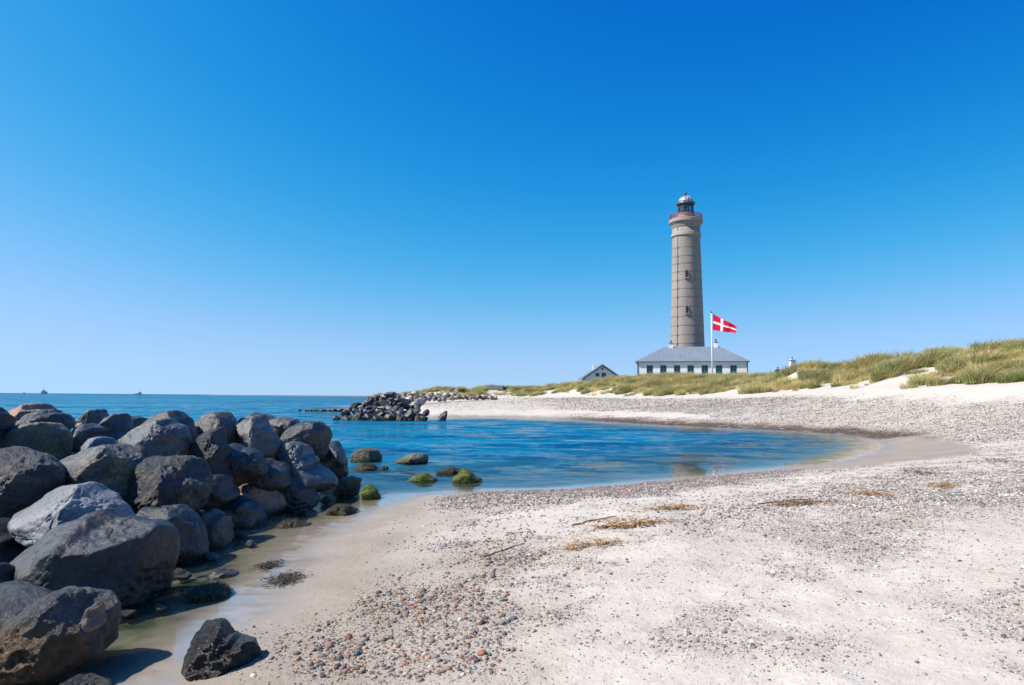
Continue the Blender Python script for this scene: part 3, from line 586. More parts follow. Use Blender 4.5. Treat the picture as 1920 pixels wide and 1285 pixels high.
def weed_cover(o, name, n, zlo, zhi, ln, w, cols, seed, hang=0.75):
    me = o.data; r_ = np.random.default_rng(seed); nv = len(me.vertices); co = np.empty(nv * 3, np.float32); me.vertices.foreach_get('co', co); co = co.reshape(-1, 3)
    no = np.empty(nv * 3, np.float32); me.vertices.foreach_get('normal', no); no = no.reshape(-1, 3)
    zw_ = co[:, 2] + o.location.z; zn = zw_ + 0.10 * fbm(co[:, 0] * 3, co[:, 1] * 3, co[:, 2] * 3, s=seed, o=2)
    ok = np.where((zn > zlo) & (zn < zhi) & (no[:, 2] > -0.5))[0]
    if len(ok) < 5: return
    pk = ok[r_.integers(0, len(ok), n)]; V = []; F = []; C = []
    for i in pk:
        p = Vector(co[i]) + Vector(r_.normal(0, 0.012, 3)); nn = Vector(no[i]).normalized(); d = (nn * 0.06 + Vector((r_.normal(0, .6), r_.normal(0, .6), -hang)));
        d = (d - nn * min(0.0, d.dot(nn)) * 1.0); d = d.normalized(); sd = d.cross(nn).normalized() * w * r_.uniform(0.6, 1.4); L_ = ln * r_.uniform(0.5, 1.4); b_ = len(V)
        for k_ in range(4):
            f = k_ / 3; c = p + nn * (0.004 + 0.012 * f * (1 - f)) + d * (L_ * f) + sd * (r_.normal(0, 0.8) * f); ww_ = 1 - 0.7 * f; V += [c - sd * ww_, c + sd * ww_]
        F += [(b_ + 2 * k_, b_ + 2 * k_ + 1, b_ + 2 * k_ + 3, b_ + 2 * k_ + 2) for k_ in range(3)]; C += [r_.random()] * 8
    t = NT(name + '_mat'); f = t.attr('tone'); c = t.mix(f, cols[0], cols[1]); t.bsdf(c, 0.6, None, 0.25)
    tag(link(name, mesh_np(name, V, F, t.m, True, {'tone': ('FLOAT', C)}), o), kind='stuff')
for i, (lab, mt, Y, D, lev, pts, cuts, amp) in enumerate(BL):
    inwater = i >= 38
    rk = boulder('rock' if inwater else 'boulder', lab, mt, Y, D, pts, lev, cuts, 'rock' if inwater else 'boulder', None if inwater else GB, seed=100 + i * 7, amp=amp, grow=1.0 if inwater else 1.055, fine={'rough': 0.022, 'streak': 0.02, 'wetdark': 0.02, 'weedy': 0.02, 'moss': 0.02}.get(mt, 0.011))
    if mt == 'moss': weed_cover(rk, 'moss', 2600, -0.1, 1.0, 0.04, 0.005, ((0.05, 0.06, 0.012), (0.19, 0.23, 0.035)), 20 + i)
    elif mt == 'olive': weed_cover(rk, 'green_weed', 900, -0.1, 0.20, 0.04, 0.005, ((0.05, 0.055, 0.015), (0.16, 0.17, 0.04)), 20 + i)
    elif mt == 'wetdark' and i not in (50, 51): weed_cover(rk, 'seaweed', 1300, -0.1, 1.0, 0.06, 0.006, ((0.02, 0.018, 0.01), (0.11, 0.085, 0.03)), 20 + i)

FB = [(120, 872, 11.9), (65, 890, 11.4), (200, 880, 11.8), (300, 895, 11.7), (365, 868, 13.0), (398, 900, 13.6), (350, 940, 11.0), (250, 935, 10.9), (460, 848, 14.3), (470, 888, 14.4), (540, 868, 15.5), (585, 885, 15.7),
      (520, 925, 14.1), (378, 1005, 11.0), (300, 1010, 9.9), (20, 1015, 9.3), (105, 990, 9.8), (60, 1070, 7.9), (150, 842, 13.3), (228, 832, 13.8), (310, 838, 13.5), (420, 825, 14.9), (520, 825, 16.3), (60, 835, 13.2), (600, 850, 16.8), (350, 1030, 9.4)]
for i, (px, py, Yb) in enumerate(FB):
    wp = 62 * 12 / Yb; pts = [(px + wp / 2 * math.cos(a_) * (1 + 0.12 * math.sin(3 * a_ + i)), py - wp * 0.42 * math.sin(a_) * (1 + 0.12 * math.cos(2 * a_ + i))) for a_ in np.linspace(0, 2 * math.pi, 12, endpoint=False)]
    boulder('boulder', 'dark boulder deep in the heap, mostly hidden by those in front', ('dark', 'rough', 'brown', 'grey')[i % 4], Yb, 0.45, pts, 4, (TOPF,), 'boulder', 'boulders hidden deep in the heap', seed=600 + i * 3, amp=0.06, fine=0.01)
SM = [(452, 1003, 30, 'brown', 'small brown stone at the foot of the olive brown boulder'), (395, 1044, 34, 'dark', 'small dark stone in front of the tan broken boulder'), (340, 1078, 38, 'wetdark', 'small wet stone against the round boulder by the pool'),
      (470, 1020, 22, 'olive', 'tiny olive stone in the shallow pool'), (612, 938, 26, 'olive', 'small olive stone beside the rounded grey boulder'), (566, 962, 30, 'wetdark', 'small wet stone at the base of the rounded grey boulder'),
      (240, 1150, 34, 'wetdark', 'small wet stone under the front of the largest boulder'), (300, 1140, 26, 'olive', 'tiny olive stone at the right foot of the largest boulder'), (236, 848, 22, 'grey', 'small stone wedged behind the lichen boulder'),
      (432, 912, 26, 'brown', 'small brown stone wedged above the orange slab'), (640, 905, 24, 'wetdark', 'small dark stone at the seaward foot of the heap'), (560, 862, 22, 'grey', 'small grey stone wedged by the sloping grey boulder'),
      (720, 878, 18, 'wetdark', 'tiny dark stone awash right of the grey brown rock'), (286, 985, 24, 'rough', 'small dark stone caught behind the largest boulder')]
for i, (px, py, wp, mt, lab) in enumerate(SM):
    Yb = min(2816.0 / max(20, py - 744), 40); Yb = {236: 11.2, 432: 12.6, 560: 15.2, 286: 8.5}.get(px, Yb)
    pts = [(px + wp / 2 * math.cos(a_) * (1 + 0.15 * math.sin(3 * a_ + i)), py - wp * 0.30 * math.sin(a_) * (1 + 0.2 * math.cos(2 * a_ + i))) for a_ in np.linspace(0, 2 * math.pi, 12, endpoint=False)]
    boulder('stone', lab, mt, Yb, wp * 0.45 * Yb / FPX, pts, 4, (TOPF,), 'stone', None, seed=900 + i * 3, amp=0.08, fine=0.008)
def crag(seed, sx, sy, sz, lev=3, ncut=13, amp=0.03):
    r_ = np.random.default_rng(seed); V, F = ICO[lev]; U = V.copy()
    for k in range(ncut):
        n_ = r_.normal(size=3); U = softcut(U, n_, r_.uniform(0.38, 0.66), 0.012)
    U = U + V * (amp * fbm(U[:, 0] * 1.8 + seed, U[:, 1] * 1.8, U[:, 2] * 1.8, s=seed, o=3))[:, None]
    return U * np.array([sx, sy, sz]), F
# dark mound of angular rocks standing in the bay mouth
def top_of(px):   # outline of the mound in the picture
    return np.interp(px, [632, 645, 665, 690, 700, 722, 745, 765, 785, 800, 812], [782, 768, 758, 748, 741, 739, 742, 752, 762, 769, 774])
rows = [(787, 634, 802, 15), (780, 640, 798, 14), (773, 650, 793, 12), (765, 660, 780, 11), (758, 670, 768, 9), (751, 684, 756, 7), (746, 696, 742, 4)]
k = 0
ORD = ['first', 'second', 'third', 'fourth', 'fifth', 'sixth', 'seventh', 'eighth', 'ninth', 'tenth', 'eleventh', 'twelfth', 'thirteenth', 'fourteenth', 'fifteenth']
for ri, (yy, xa, xb, n) in enumerate(rows):
    for j in range(n):
        px = xa + (xb - xa) * (j + 0.5 * (ri % 2)) / (n - 0.5) + random.uniform(-3, 3)
        py = max(yy + random.uniform(-2, 2), top_of(px) + 4)
        Y = 61.5 + ri * 1.15 + random.uniform(-0.3, 0.3)
        p = at(px, py, Y); p.z = min(p.z, 0.22) if ri == 0 else p.z; s = random.uniform(0.42, 0.66) * (1.12 if ri < 2 else 1)
        s *= 1.08; U, F = crag(300 + k, s * random.uniform(0.9, 1.35), s * 1.1, s * random.uniform(0.8, 1.1)); k += 1
        o = link('angular_rock', mesh_np('angular_rock', U, F, ROCK['mound'], smooth=False), loc=p); o.rotation_euler = (random.uniform(-.4, .4), random.uniform(-.4, .4), random.uniform(0, 6.28))
        where = 'at the waterline' if ri == 0 else 'just above the waterline' if ri == 1 else 'on the top' if ri >= 5 else 'halfway up' if ri < 4 else 'near the top'
        side = 'left part' if j < n / 3 else 'right part' if j >= 2 * n / 3 else 'middle'
        tag(o, f'dark angular rock {where} of the bay mound, {ORD[j]} from the left', 'rock', 'angular rocks of the mound in the bay')
U, F = crag(399, 0.8, 0.7, 0.8); o = link('angular_rock', mesh_np('angular_rock', U, F, ROCK['mound'], smooth=False), loc=at(830, 781, 63) - Vector((0, 0, 0.22))); o.scale = (1.15, 1.15, 1.2); o.rotation_euler = (3.0, 0.1, 2.0)
tag(o, 'lone dark angular rock standing right of the bay mound', 'rock')
# low row of rocks awash left of the mound
for j in range(15):
    px = 560 + j * 6.2 + random.uniform(-3, 3); p = at(px, 767.5 + random.uniform(-1.5, 0.5) - j * 0.12, 95); s = random.uniform(0.25, 0.5) * (0.6 + j / 22)
    U, F = crag(420 + j, s * 1.6, s, s * 0.8, 2, 7); o = link('awash_rock', mesh_np('awash_rock', U, F, ROCK['mound'], smooth=False), loc=(p.x, p.y, 0.08))
    o.rotation_euler.z = random.uniform(0, 6.28); tag(o, f'low dark rock awash left of the bay mound, {ORD[j]} from the left', 'rock', 'rocks awash beside the mound')
# rocks of the far embankment
for j in range(92):
    u = random.random()
    px = 700 + 232 * (j + random.random()) / 92
    lo = np.interp(px, [700, 740, 775, 800, 850, 932], [752, 758, 757, 752, 748, 746]); hi = np.interp(px, [700, 740, 800, 850, 900, 932], [742, 739, 740, 742, 745, 745])
    py = hi + (lo - hi) * u; Y = 118 - (py - hi) * 1.3 + random.uniform(-1, 1)
    p = at(px, py, Y); s = random.uniform(0.45, 0.85) * (1.0 if px < 850 else 0.75)
    U, F = crag(500 + j, s * random.uniform(1, 1.5), s, s * random.uniform(0.65, 0.95), 2, 6)
    warm = random.random()
    o = link('embankment_rock', mesh_np('embankment_rock', U, F, ROCK['tan' if warm < 0.6 else 'brown' if warm < 0.85 else 'orange']), loc=(p.x, p.y, max(p.z, hz(p.x, p.y) + 0.2)))
    o.rotation_euler = (random.uniform(-.3, .3), random.uniform(-.3, .3), random.uniform(0, 6.28))
    side = 'behind the dark mound' if px < 790 else 'below the far grass' if px < 870 else 'at the thin right end'
    tone = 'pale tan' if warm < 0.6 else 'brown' if warm < 0.85 else 'orange'
    tag(o, f'{tone} rock of the far embankment, {side}', 'rock', f'{tone} embankment rocks {side}')

# ------------------------------------------------------------------ lighthouse
LY = 173.0; lx = at(1289, 648, LY).x
def LZ(py): return at(1289, py, LY).z
gz = hz(lx, LY)
t = NT('tower_brick'); O = t.coord(); 
st = t.noise(t.mapping(O, (0.55, 0.55, 0.10)), 1.0, 6, 0.6); c = t.mix(t.rng(st, 0.3, 0.7), (0.235, 0.202, 0.175), (0.34, 0.295, 0.255))
c = t.mix(t.rng(t.noise(O, 0.35, 4), 0.52, 0.72, 0, 0.55), c, (0.33, 0.235, 0.19))
br = t.n('ShaderNodeTexBrick'); t.set(br.inputs['Vector'], t.mapping(O, (1, 1, 1), (R(90), 0, 0))); br.inputs['Scale'].default_value = 2.0
c = t.mix(t.rng(t.noise(O, 6, 4), 0.35, 0.7, 0, 0.3), c, (0.18, 0.16, 0.145))
t.bsdf(c, 0.85, t.bump(t.noise(O, 8, 5), 0.25, 0.05), 0.2); M_TOWER = t.m
M_IRON = mat_simple('dark_iron', (0.19, 0.168, 0.148), 0.6, 0.3); M_STONE = mat_simple('pale_stone', (0.31, 0.27, 0.22), 0.8, 0.12)
M_STONE2 = mat_simple('grey_corbel_stone', (0.24, 0.21, 0.182), 0.8, 0.12)
M_RED = mat_simple('red_rail_paint', (0.30, 0.028, 0.05), 0.45, 0.15); M_ZINC = mat_simple('dome_zinc', (0.34, 0.33, 0.34), 0.42, 0.15, metal=0.55)
M_LANT = mat_simple('lantern_frame', (0.06, 0.075, 0.085), 0.45); M_LWALL = mat_simple('lantern_wall', (0.50, 0.34, 0.26), 0.7, 0.2); M_LENS = mat_simple('lens_green', (0.06, 0.14, 0.13), 0.15)
M_DARK = mat_simple('dark_window', (0.02, 0.022, 0.025), 0.3)
t = NT('lantern_glass'); p = t.bsdf((0.75, 0.88, 0.92), 0.03, None, 0.5, 0.0, 0.0); mx = t.n('ShaderNodeMixShader'); tr = t.n('ShaderNodeBsdfTransparent'); tr.inputs[0].default_value = (0.86, 0.93, 0.95, 1)
gg = t.n('ShaderNodeBsdfGlossy'); gg.inputs['Roughness'].default_value = 0.03; fr = t.n('ShaderNodeFresnel'); fr.inputs[0].default_value = 1.5
t.t.links.new(fr.outputs[0], mx.inputs[0]); t.t.links.new(tr.outputs[0], mx.inputs[1]); t.t.links.new(gg.outputs[0], mx.inputs[2]); t.t.links.new(mx.outputs[0], t.out.inputs[0]); M_GLASS = t.m
LH = tag(empty('lighthouse', (lx, LY, gz)), 'tall grey brick lighthouse with red gallery railing and domed lantern', 'lighthouse')
k_px = LY / FPX
z_base = 0.0; z_top = LZ(430) - gz; r_base = 33.5 * k_px; r_top = 25.6 * k_px
def rad(z): return r_base + (r_top - r_base) * (max(0, z) / z_top)**0.92
MB().lathe([(rad(z_top * q / 30), z_top * q / 30 - (0.5 if q == 0 else 0)) for q in range(31)], 64).build('shaft', M_TOWER, LH, True)
for py in (467.8, 484, 498, 513, 528.8, 544.7, 560, 577.6, 596, 612.8, 630, 646):
    z = LZ(py) - gz; r = rad(z)
    MB().lathe([(r - 0.05, z - 0.10), (r + 0.035, z - 0.10), (r + 0.035, z + 0.10), (r - 0.05, z + 0.10)], 64, cap=False).build('iron_band', M_IRON, LH)
    a = R(-90 - 36 - 14); MB().box(((r + 0.12) * math.cos(a), (r + 0.12) * math.sin(a), z), (0.25, 0.26, 0.45), a).build('clamp', M_IRON, LH)
a = R(-90 - 36 - 14); cb = MB(); zs = np.linspace(1, z_top, 20)
for q in range(19):
    cb.tube(((rad(zs[q]) + 0.10) * math.cos(a), (rad(zs[q]) + 0.10) * math.sin(a), zs[q]), ((rad(zs[q + 1]) + 0.10) * math.cos(a), (rad(zs[q + 1]) + 0.10) * math.sin(a), zs[q + 1]), 0.05, 6)
cb.build('lightning_conductor', M_IRON, LH)
z1 = LZ(446) - gz; z2 = LZ(438) - gz; r = rad(z1)
MB().lathe([(r - 0.05, z1), (r + 0.28, z1 + 0.1), (r + 0.22, z2 - 0.3), (r + 0.1, z2), (r - 0.1, z2)], 64, cap=False).build('string_course', M_STONE, LH, False)
zg = LZ(413.5) - gz; rg = 30.8 * k_px
MB().lathe([(r_top - 0.05, z_top - 0.3), (r_top + 0.05, z_top), (r_top + 0.25, z_top + 0.5), (rg - 0.45, zg - 1.25), (rg - 0.05, zg - 1.0), (rg, zg - 0.85), (r_top, zg - 0.85)], 64, cap=False).build('corbel', M_STONE2, LH, True)
MB().lathe([(0.5, zg - 0.846), (rg + 0.08, zg - 0.846), (rg + 0.1, zg - 0.1), (rg + 0.02, zg), (0.5, zg)], 64, cap=False).build('gallery_floor', M_STONE, LH, False)
rr_ = rg - 0.12
bal = MB()
for i in range(96):
    a = 2 * math.pi * i / 96; x, y = rr_ * math.cos(a), rr_ * math.sin(a)
    if i % 4 == 0: MB().box((x, y, zg + 0.62), (0.10, 0.10, 1.25), a).build('railing_post', M_RED, LH)
    else: bal.box((x, y, zg + 0.58), (0.045, 0.045, 1.16), a)
tag(bal.build('baluster', M_RED, LH), kind='stuff')
for zz_ in (0.12, 0.62, 1.22):
    MB().lathe([(rr_ - 0.05, zg + zz_ - 0.06), (rr_ + 0.06, zg + zz_ - 0.06), (rr_ + 0.06, zg + zz_ + 0.06), (rr_ - 0.05, zg + zz_ + 0.06)], 64, cap=False).build('handrail', M_RED, LH)
zl0 = zg; zl1 = LZ(403) - gz; zl2 = LZ(384.5) - gz; rl = 14.3 * k_px
MB().lathe([(rl + 0.25, zl0), (rl + 0.25, zl1 - 0.2), (rl + 0.4, zl1 - 0.18), (rl + 0.4, zl1), (rl - 0.3, zl1)], 24).build('lantern_base', M_LWALL, LH)
NP = 12
for i in range(NP):
    a0 = 2 * math.pi * i / NP; a1 = 2 * math.pi * (i + 1) / NP
    mb = MB(); mb.tube((rl * math.cos(a0), rl * math.sin(a0), zl1), (rl * math.cos(a0), rl * math.sin(a0), zl2), 0.09, 6); mb.build('mullion', M_LANT, LH)
    q0 = (rl * math.cos(a0), rl * math.sin(a0)); q1 = (rl * math.cos(a1), rl * math.sin(a1)); cx_ = ((q0[0] + q1[0]) / 2, (q0[1] + q1[1]) / 2)
    am = (a0 + a1) / 2; L = math.dist(q0, q1) - 0.2
    MB().box((cx_[0], cx_[1], (zl1 + zl2) / 2), (0.03, L, zl2 - zl1 - 0.04), am).build('pane', M_GLASS, LH)
for zz_ in (zl1 + (zl2 - zl1) * 0.36, zl1 + (zl2 - zl1) * 0.7):
    MB().lathe([(rl - 0.06, zz_ - 0.05), (rl + 0.07, zz_ - 0.05), (rl + 0.07, zz_ + 0.05), (rl - 0.06, zz_ + 0.05)], 24, cap=False).build('glazing_bar', M_LANT, LH)
MB().lathe([(0.5, zl1), (0.95, zl1 + 0.4), (1.1, zl1 + 1.2), (0.8, zl1 + 1.9), (0.2, zl1 + 2.1)], 20).build('lens', M_LENS, LH, True)
re = 18 * k_px; zd = LZ(368) - gz
MB().lathe([(rl - 0.2, zl2 - 0.05), (re - 0.1, zl2 - 0.1), (re, zl2 + 0.05), (re - 0.1, zl2 + 0.5), (re - 0.75, zl2 + 0.62), (0.3, zl2 + 0.65)], 24, cap=False).build('eave_ring', M_LANT, LH)
dm = [(re - 0.7, zl2 + 0.6)]
for q in range(1, 8):
    f = q / 7; dm.append(((re - 0.7) * math.cos(f * 1.45), zl2 + 0.6 + (zd - zl2 - 0.6) * math.sin(f * math.pi / 2)))
dome = MB().lathe(dm, 24).build('dome', M_ZINC, LH, True)
for i in range(12):
    a = 2 * math.pi * i / 12; mb = MB()
    for q in range(len(dm) - 1):
        mb.tube(((dm[q][0] + 0.03) * math.cos(a), (dm[q][0] + 0.03) * math.sin(a), dm[q][1]), ((dm[q + 1][0] + 0.03) * math.cos(a), (dm[q + 1][0] + 0.03) * math.sin(a), dm[q + 1][1]), 0.035, 5)
    mb.build('seam', M_ZINC, dome)
zf = LZ(362.5) - gz
fin = MB().lathe([(0.28, zd - 0.15), (0.18, zd + 0.15)] + [(0.36 * math.sin(q / 8 * math.pi) + 0.02, zf - 0.36 * math.cos(q / 8 * math.pi)) for q in range(1, 9)], 16).build('finial', M_LANT, LH, True)
MB().tube((0, 0, zf + 0.3), (0, 0, zf + 1.1), 0.04).build('lightning_rod', M_LANT, fin)
for py in (519.5, 585.5):
    z = LZ(py) - gz; a = R(-90 - 14); r = rad(z)
    o_ = empty  # window facing the beach
    c_ = (r * math.cos(a), r * math.sin(a))
    fm = MB()
    fm.box((c_[0], c_[1], z), (0.5, 0.62, 1.5), a); 
    n_ = 10; prof = []
    wn = fm.build('window', M_DARK, LH)
    mb = MB(); u = (-math.sin(a), math.cos(a)); ro = r + 0.06
    for sgn in (-1, 1): mb.box((ro * math.cos(a) + u[0] * 0.40 * sgn, ro * math.sin(a) + u[1] * 0.40 * sgn, z), (0.3, 0.14, 1.5), a)
    pts = [(ro * math.cos(a) + u[0] * 0.42 * math.cos(w), ro * math.sin(a) + u[1] * 0.42 * math.cos(w), z + 0.75 + 0.42 * math.sin(w)) for w in np.linspace(0, math.pi, 9)]
    for q in range(8): mb.tube(pts[q], pts[q + 1], 0.09, 6)
    mb.build('frame', M_STONE2, wn)
    MB().box(((ro + 0.1) * math.cos(a), (ro + 0.1) * math.sin(a), z - 0.86), (0.5, 1.05, 0.18), a).build('sill', M_STONE, wn)
for k_, (ang_, colr) in enumerate(((-118, (0.75, 0.74, 0.72)), (-100, (0.7, 0.45, 0.4)), (-62, (0.8, 0.8, 0.8)))):
    pass

# ------------------------------------------------------------------ keeper's house
HY = 158.0
M_WHITE = mat_simple('white_render', (0.78, 0.77, 0.76), 0.8, 0.05, 0.5, 0.1); M_ROOF = mat_simple('zinc_roof', (0.165, 0.20, 0.235), 0.55, 0.10, 0.4, metal=0.0)
M_TEAL = mat_simple('teal_paint', (0.04, 0.17, 0.22), 0.45, 0.15); M_SLATE = mat_simple('grey_blue_board', (0.13, 0.17, 0.20), 0.6, 0.1); M_PANE = mat_simple('house_glass', (0.03, 0.06, 0.075), 0.08)
xl = at(1204, 690, HY).x; xr = at(1405, 690, HY).x; ze = at(1300, 677.5, HY).z; hx = (xl + xr) / 2; hw = (xr - xl) * 0.995; hd = 9.0
hg = min(hz(x, y) for x in (xl, hx, xr) for y in (HY, HY + hd)) - 0.2; hb = hg
HS = tag(empty('keeper_house', (hx, HY + hd / 2, hb)), 'long white house with grey hipped roof in front of the lighthouse', 'house'); HS.rotation_euler.z = R(-11.5)
He = ze - hb
wallmb = MB()
wins = [at(p_, 694, HY).x - hx for p_ in (1227.4, 1252.5, 1277.8, 1302.6, 1328.3, 1353.8, 1379.6)]; zt = at(1300, 685, HY).z - hb; zbm = at(1300, 704, HY).z - hb; ww = 12.0 * HY / FPX
fy = -hd / 2
# front wall built round its window openings, other walls plain
edges = [-hw / 2]
for w in wins: edges += [w - ww / 2, w + ww / 2]
edges.append(hw / 2)
for q in range(0, len(edges), 2):
    wallmb.box(((edges[q] + edges[q + 1]) / 2, fy + 0.15, He / 2), (edges[q + 1] - edges[q], 0.3, He))
for w in wins:
    wallmb.box((w, fy + 0.15, (zt + He) / 2), (ww, 0.3, He - zt)); wallmb.box((w, fy + 0.15, zbm / 2), (ww, 0.3, zbm))
wallmb.box((0, hd / 2 - 0.15, He / 2), (hw, 0.3, He)); wallmb.box((-hw / 2 + 0.15, 0, He / 2), (0.3, hd - 0.6, He)); wallmb.box((hw / 2 - 0.15, 0, He / 2), (0.3, hd - 0.6, He))
wallmb.build('wall', M_WHITE, HS)
for w in wins:
    mb = MB(); wc = (zt + zbm) / 2; wh = zt - zbm
    for sg in (-1, 1): mb.box((w + sg * (ww / 2 - 0.08), fy + 0.12, wc), (0.16, 0.12, wh))
    for zc_ in (zt - 0.08, zbm + 0.08, wc + wh * 0.18, wc - wh * 0.16): mb.box((w, fy + 0.118, zc_), (ww - 0.32, 0.10, 0.10))
    mb.box((w, fy + 0.116, wc), (0.12, 0.11, wh - 0.1))
    f = mb.build('window', M_TEAL, HS)
    MB().box((w, fy + 0.2, wc), (ww, 0.04, wh)).build('pane', M_PANE, f)
    MB().box((w, fy - 0.06, zbm - 0.06), (ww + 0.2, 0.25, 0.1)).build('sill', M_SLATE, f)
for sx2 in (-1, 1): MB().box((sx2 * (hw / 2 - 0.05), fy - 0.03, He / 2), (0.3, 0.12, He)).build('corner_board', M_SLATE, HS)
ov = 0.5; rz_ = at(1300, 650.5, HY + hd / 2).z - hb
ra = at(1247, 651, HY + hd / 2).x - hx; rb = at(1347, 651, HY + hd / 2).x - hx
mb = MB(); X0, X1, Y0, Y1 = -hw / 2 - ov, hw / 2 + ov, -hd / 2 - 0.42, hd / 2 + 0.42; th = 0.16
mb.add([(X0, Y0, He), (X1, Y0, He), (X1, Y1, He), (X0, Y1, He), (ra, 0, rz_), (rb, 0, rz_), (X0, Y0, He - th), (X1, Y0, He - th), (X1, Y1, He - th), (X0, Y1, He - th)],
       [(0, 1, 5, 4), (1, 2, 5), (2, 3, 4, 5), (3, 0, 4), (1, 0, 6, 7), (2, 1, 7, 8), (3, 2, 8, 9), (0, 3, 9, 6), (6, 9, 8, 7)])
roof = mb.build('roof', M_ROOF, HS)
nse = 40
for q in range(nse + 1):
    x = X0 + 0.1 + (X1 - X0 - 0.2) * q / nse
    f = 1.0 if ra <= x <= rb else ((x - X0) / (ra - X0) if x < ra else (X1 - x) / (X1 - rb))
    MB().tube((x, Y0, He + 0.02), (x, Y0 + (0 - Y0) * f, He + (rz_ - He) * f + 0.02), 0.035, 5).build('seam', M_ROOF, roof)
MB().box((0, Y0 - 0.05, He - 0.06), (X1 - X0, 0.14, 0.14)).build('gutter', M_SLATE, roof)
for p_, wd_ in ((1259, 8.0), (1340.5, 6.8)):
    x = at(p_, 646, HY + hd / 2).x - hx; wz_ = wd_ * HY / FPX; zc0 = rz_ - 0.6; zc1 = at(1340, 643 if p_ > 1300 else 645, HY + hd / 2).z - hb
    ch = MB().box((x, 0.02, (zc0 + zc1) / 2), (wz_, 0.9, zc1 - zc0)).build('chimney', M_WHITE, roof)
    MB().box((x, 0.02, zc1 + 0.06), (wz_ + 0.16, 1.06, 0.14)).build('chimney_cap', M_STONE2, roof)
    MB().lathe([(0.15, 0), (0.15, 0.5), (0.28, 0.52), (0.05, 0.75)], 10, (x, 0.02, zc1 + 0.12)).build('cowl', M_LANT, roof)

# ------------------------------------------------------------------ flagpole and flag
FY = 149.0; fx_ = at(1335.7, 700, FY).x; fg = hz(fx_, FY); zt_ = at(1335.7, 587, FY).z
PL = tag(empty('flagpole', (fx_, FY, fg)), 'slender white flagpole in front of the keeper house', 'flagpole')
M_POLE = mat_simple('pole_paint', (0.8, 0.8, 0.8), 0.4, 0.04)
MB().tube((0, 0, -0.3), (0, 0, zt_ - fg), 0.17, 12, 0.11).build('pole', M_POLE, PL, True)
MB().lathe([(0.02, -0.2)] + [(0.22 * math.sin(q / 6 * math.pi) + 0.01, -0.22 * math.cos(q / 6 * math.pi)) for q in range(1, 6)] + [(0.01, 0.24)], 12, (0, 0, zt_ - fg + 0.15)).build('ball_finial', M_LANT, PL, True)
MB().lathe([(0.5, 0), (0.5, 0.25), (0.35, 0.3)], 16).build('base', M_STONE2, PL)
t = NT('flag_red'); t.bsdf((0.62, 0.008, 0.04), 0.8, None, 0.1); M_FRED = t.m
t = NT('flag_white'); t.bsdf((0.84, 0.83, 0.83), 0.8, None, 0.1); M_FWH = t.m
cr_ = [at(1337.0, 589, FY), at(1375.5, 614.5, FY), at(1373.5, 627, FY), at(1336.5, 619, FY)]
NU, NV = 54, 28; fv = []
for j in range(NV + 1):
    v = j / NV
    for i in range(NU + 1):
        u = i / NU; pt = (cr_[0] * (1 - u) + cr_[1] * u) * (1 - v) + (cr_[3] * (1 - u) + cr_[2] * u) * v
        pt = pt + Vector((0, -2.2 * u + 0.16 * math.sin(u * 8.5 + v * 1.7) * u**0.6 + 0.05 * math.sin(u * 15 + v * 3) * u, 0.10 * math.sin(u * 8.5 + 1) * u)); fv.append(tuple(pt - cr_[3]))
mb = MB()
for j in range(NV):
    for i in range(NU):
        u = (i + .5) / NU * 37; v = (j + .5) / NV * 28; w = (12 < u < 16) or (12 < v < 16); a_ = j * (NU + 1) + i
        mb.f.append((a_, a_ + 1, a_ + NU + 2, a_ + NU + 1)); mb.mi.append(1 if w else 0)
mb.v = fv
fl = mb.build('flag', [M_FRED, M_FWH], None, True, loc=cr_[3]); sm = fl.modifiers.new('thick', 'SOLIDIFY'); sm.thickness = 0.02
tag(fl, 'red flag with a white cross flying from the pole', 'flag')

# ------------------------------------------------------------------ gabled house to the left
GY = 150.0; ap = at(1129.5, 685.5, GY); el_ = at(1089, 712, GY); er_ = at(1165, 711, GY)
ghw = (er_.x - el_.x) / 2; gcx = ap.x; ggz = hz(gcx, GY) - 0.6; gh = ap.z - ggz; ge = (el_.z + er_.z) / 2 - ggz
GH = tag(empty('gabled_house', (gcx, GY, ggz)), 'small white gabled house with dark roof half hidden by the dune', 'house')
wi = ghw - 0.8; sl = (gh - ge) / ghw; mb = MB(); wt_ = gh - 0.15
mb.add([(-wi, 0, 0), (wi, 0, 0), (wi, 0, wt_ - sl * wi), (0, 0, wt_), (-wi, 0, wt_ - sl * wi), (-wi, 9, 0), (wi, 9, 0), (wi, 9, wt_ - sl * wi), (0, 9, wt_), (-wi, 9, wt_ - sl * wi)],
       [(0, 1, 2, 3, 4), (9, 8, 7, 6, 5), (1, 6, 7, 2), (5, 0, 4, 9)])
mb.build('wall', M_WHITE, GH)
rf = None
for sg in (-1, 1):
    mb = MB(); a0 = (0, gh); a1 = (sg * ghw, ge); tk = 0.28
    mb.add([(0, -0.55, gh), (sg * ghw, -0.55, ge), (sg * ghw, 9.5, ge), (0, 9.5, gh), (0, -0.55, gh + tk), (sg * ghw, -0.55, ge + tk), (sg * ghw, 9.5, ge + tk), (0, 9.5, gh + tk)],
           [(0, 3, 2, 1), (4, 5, 6, 7), (0, 1, 5, 4), (1, 2, 6, 5), (2, 3, 7, 6)]); rf = mb.build('roof_slope', M_SLATE, GH)
MB().box((-1.3, 4, gh - 0.3), (0.7, 0.7, 1.2)).build('chimney', M_WHITE, rf)
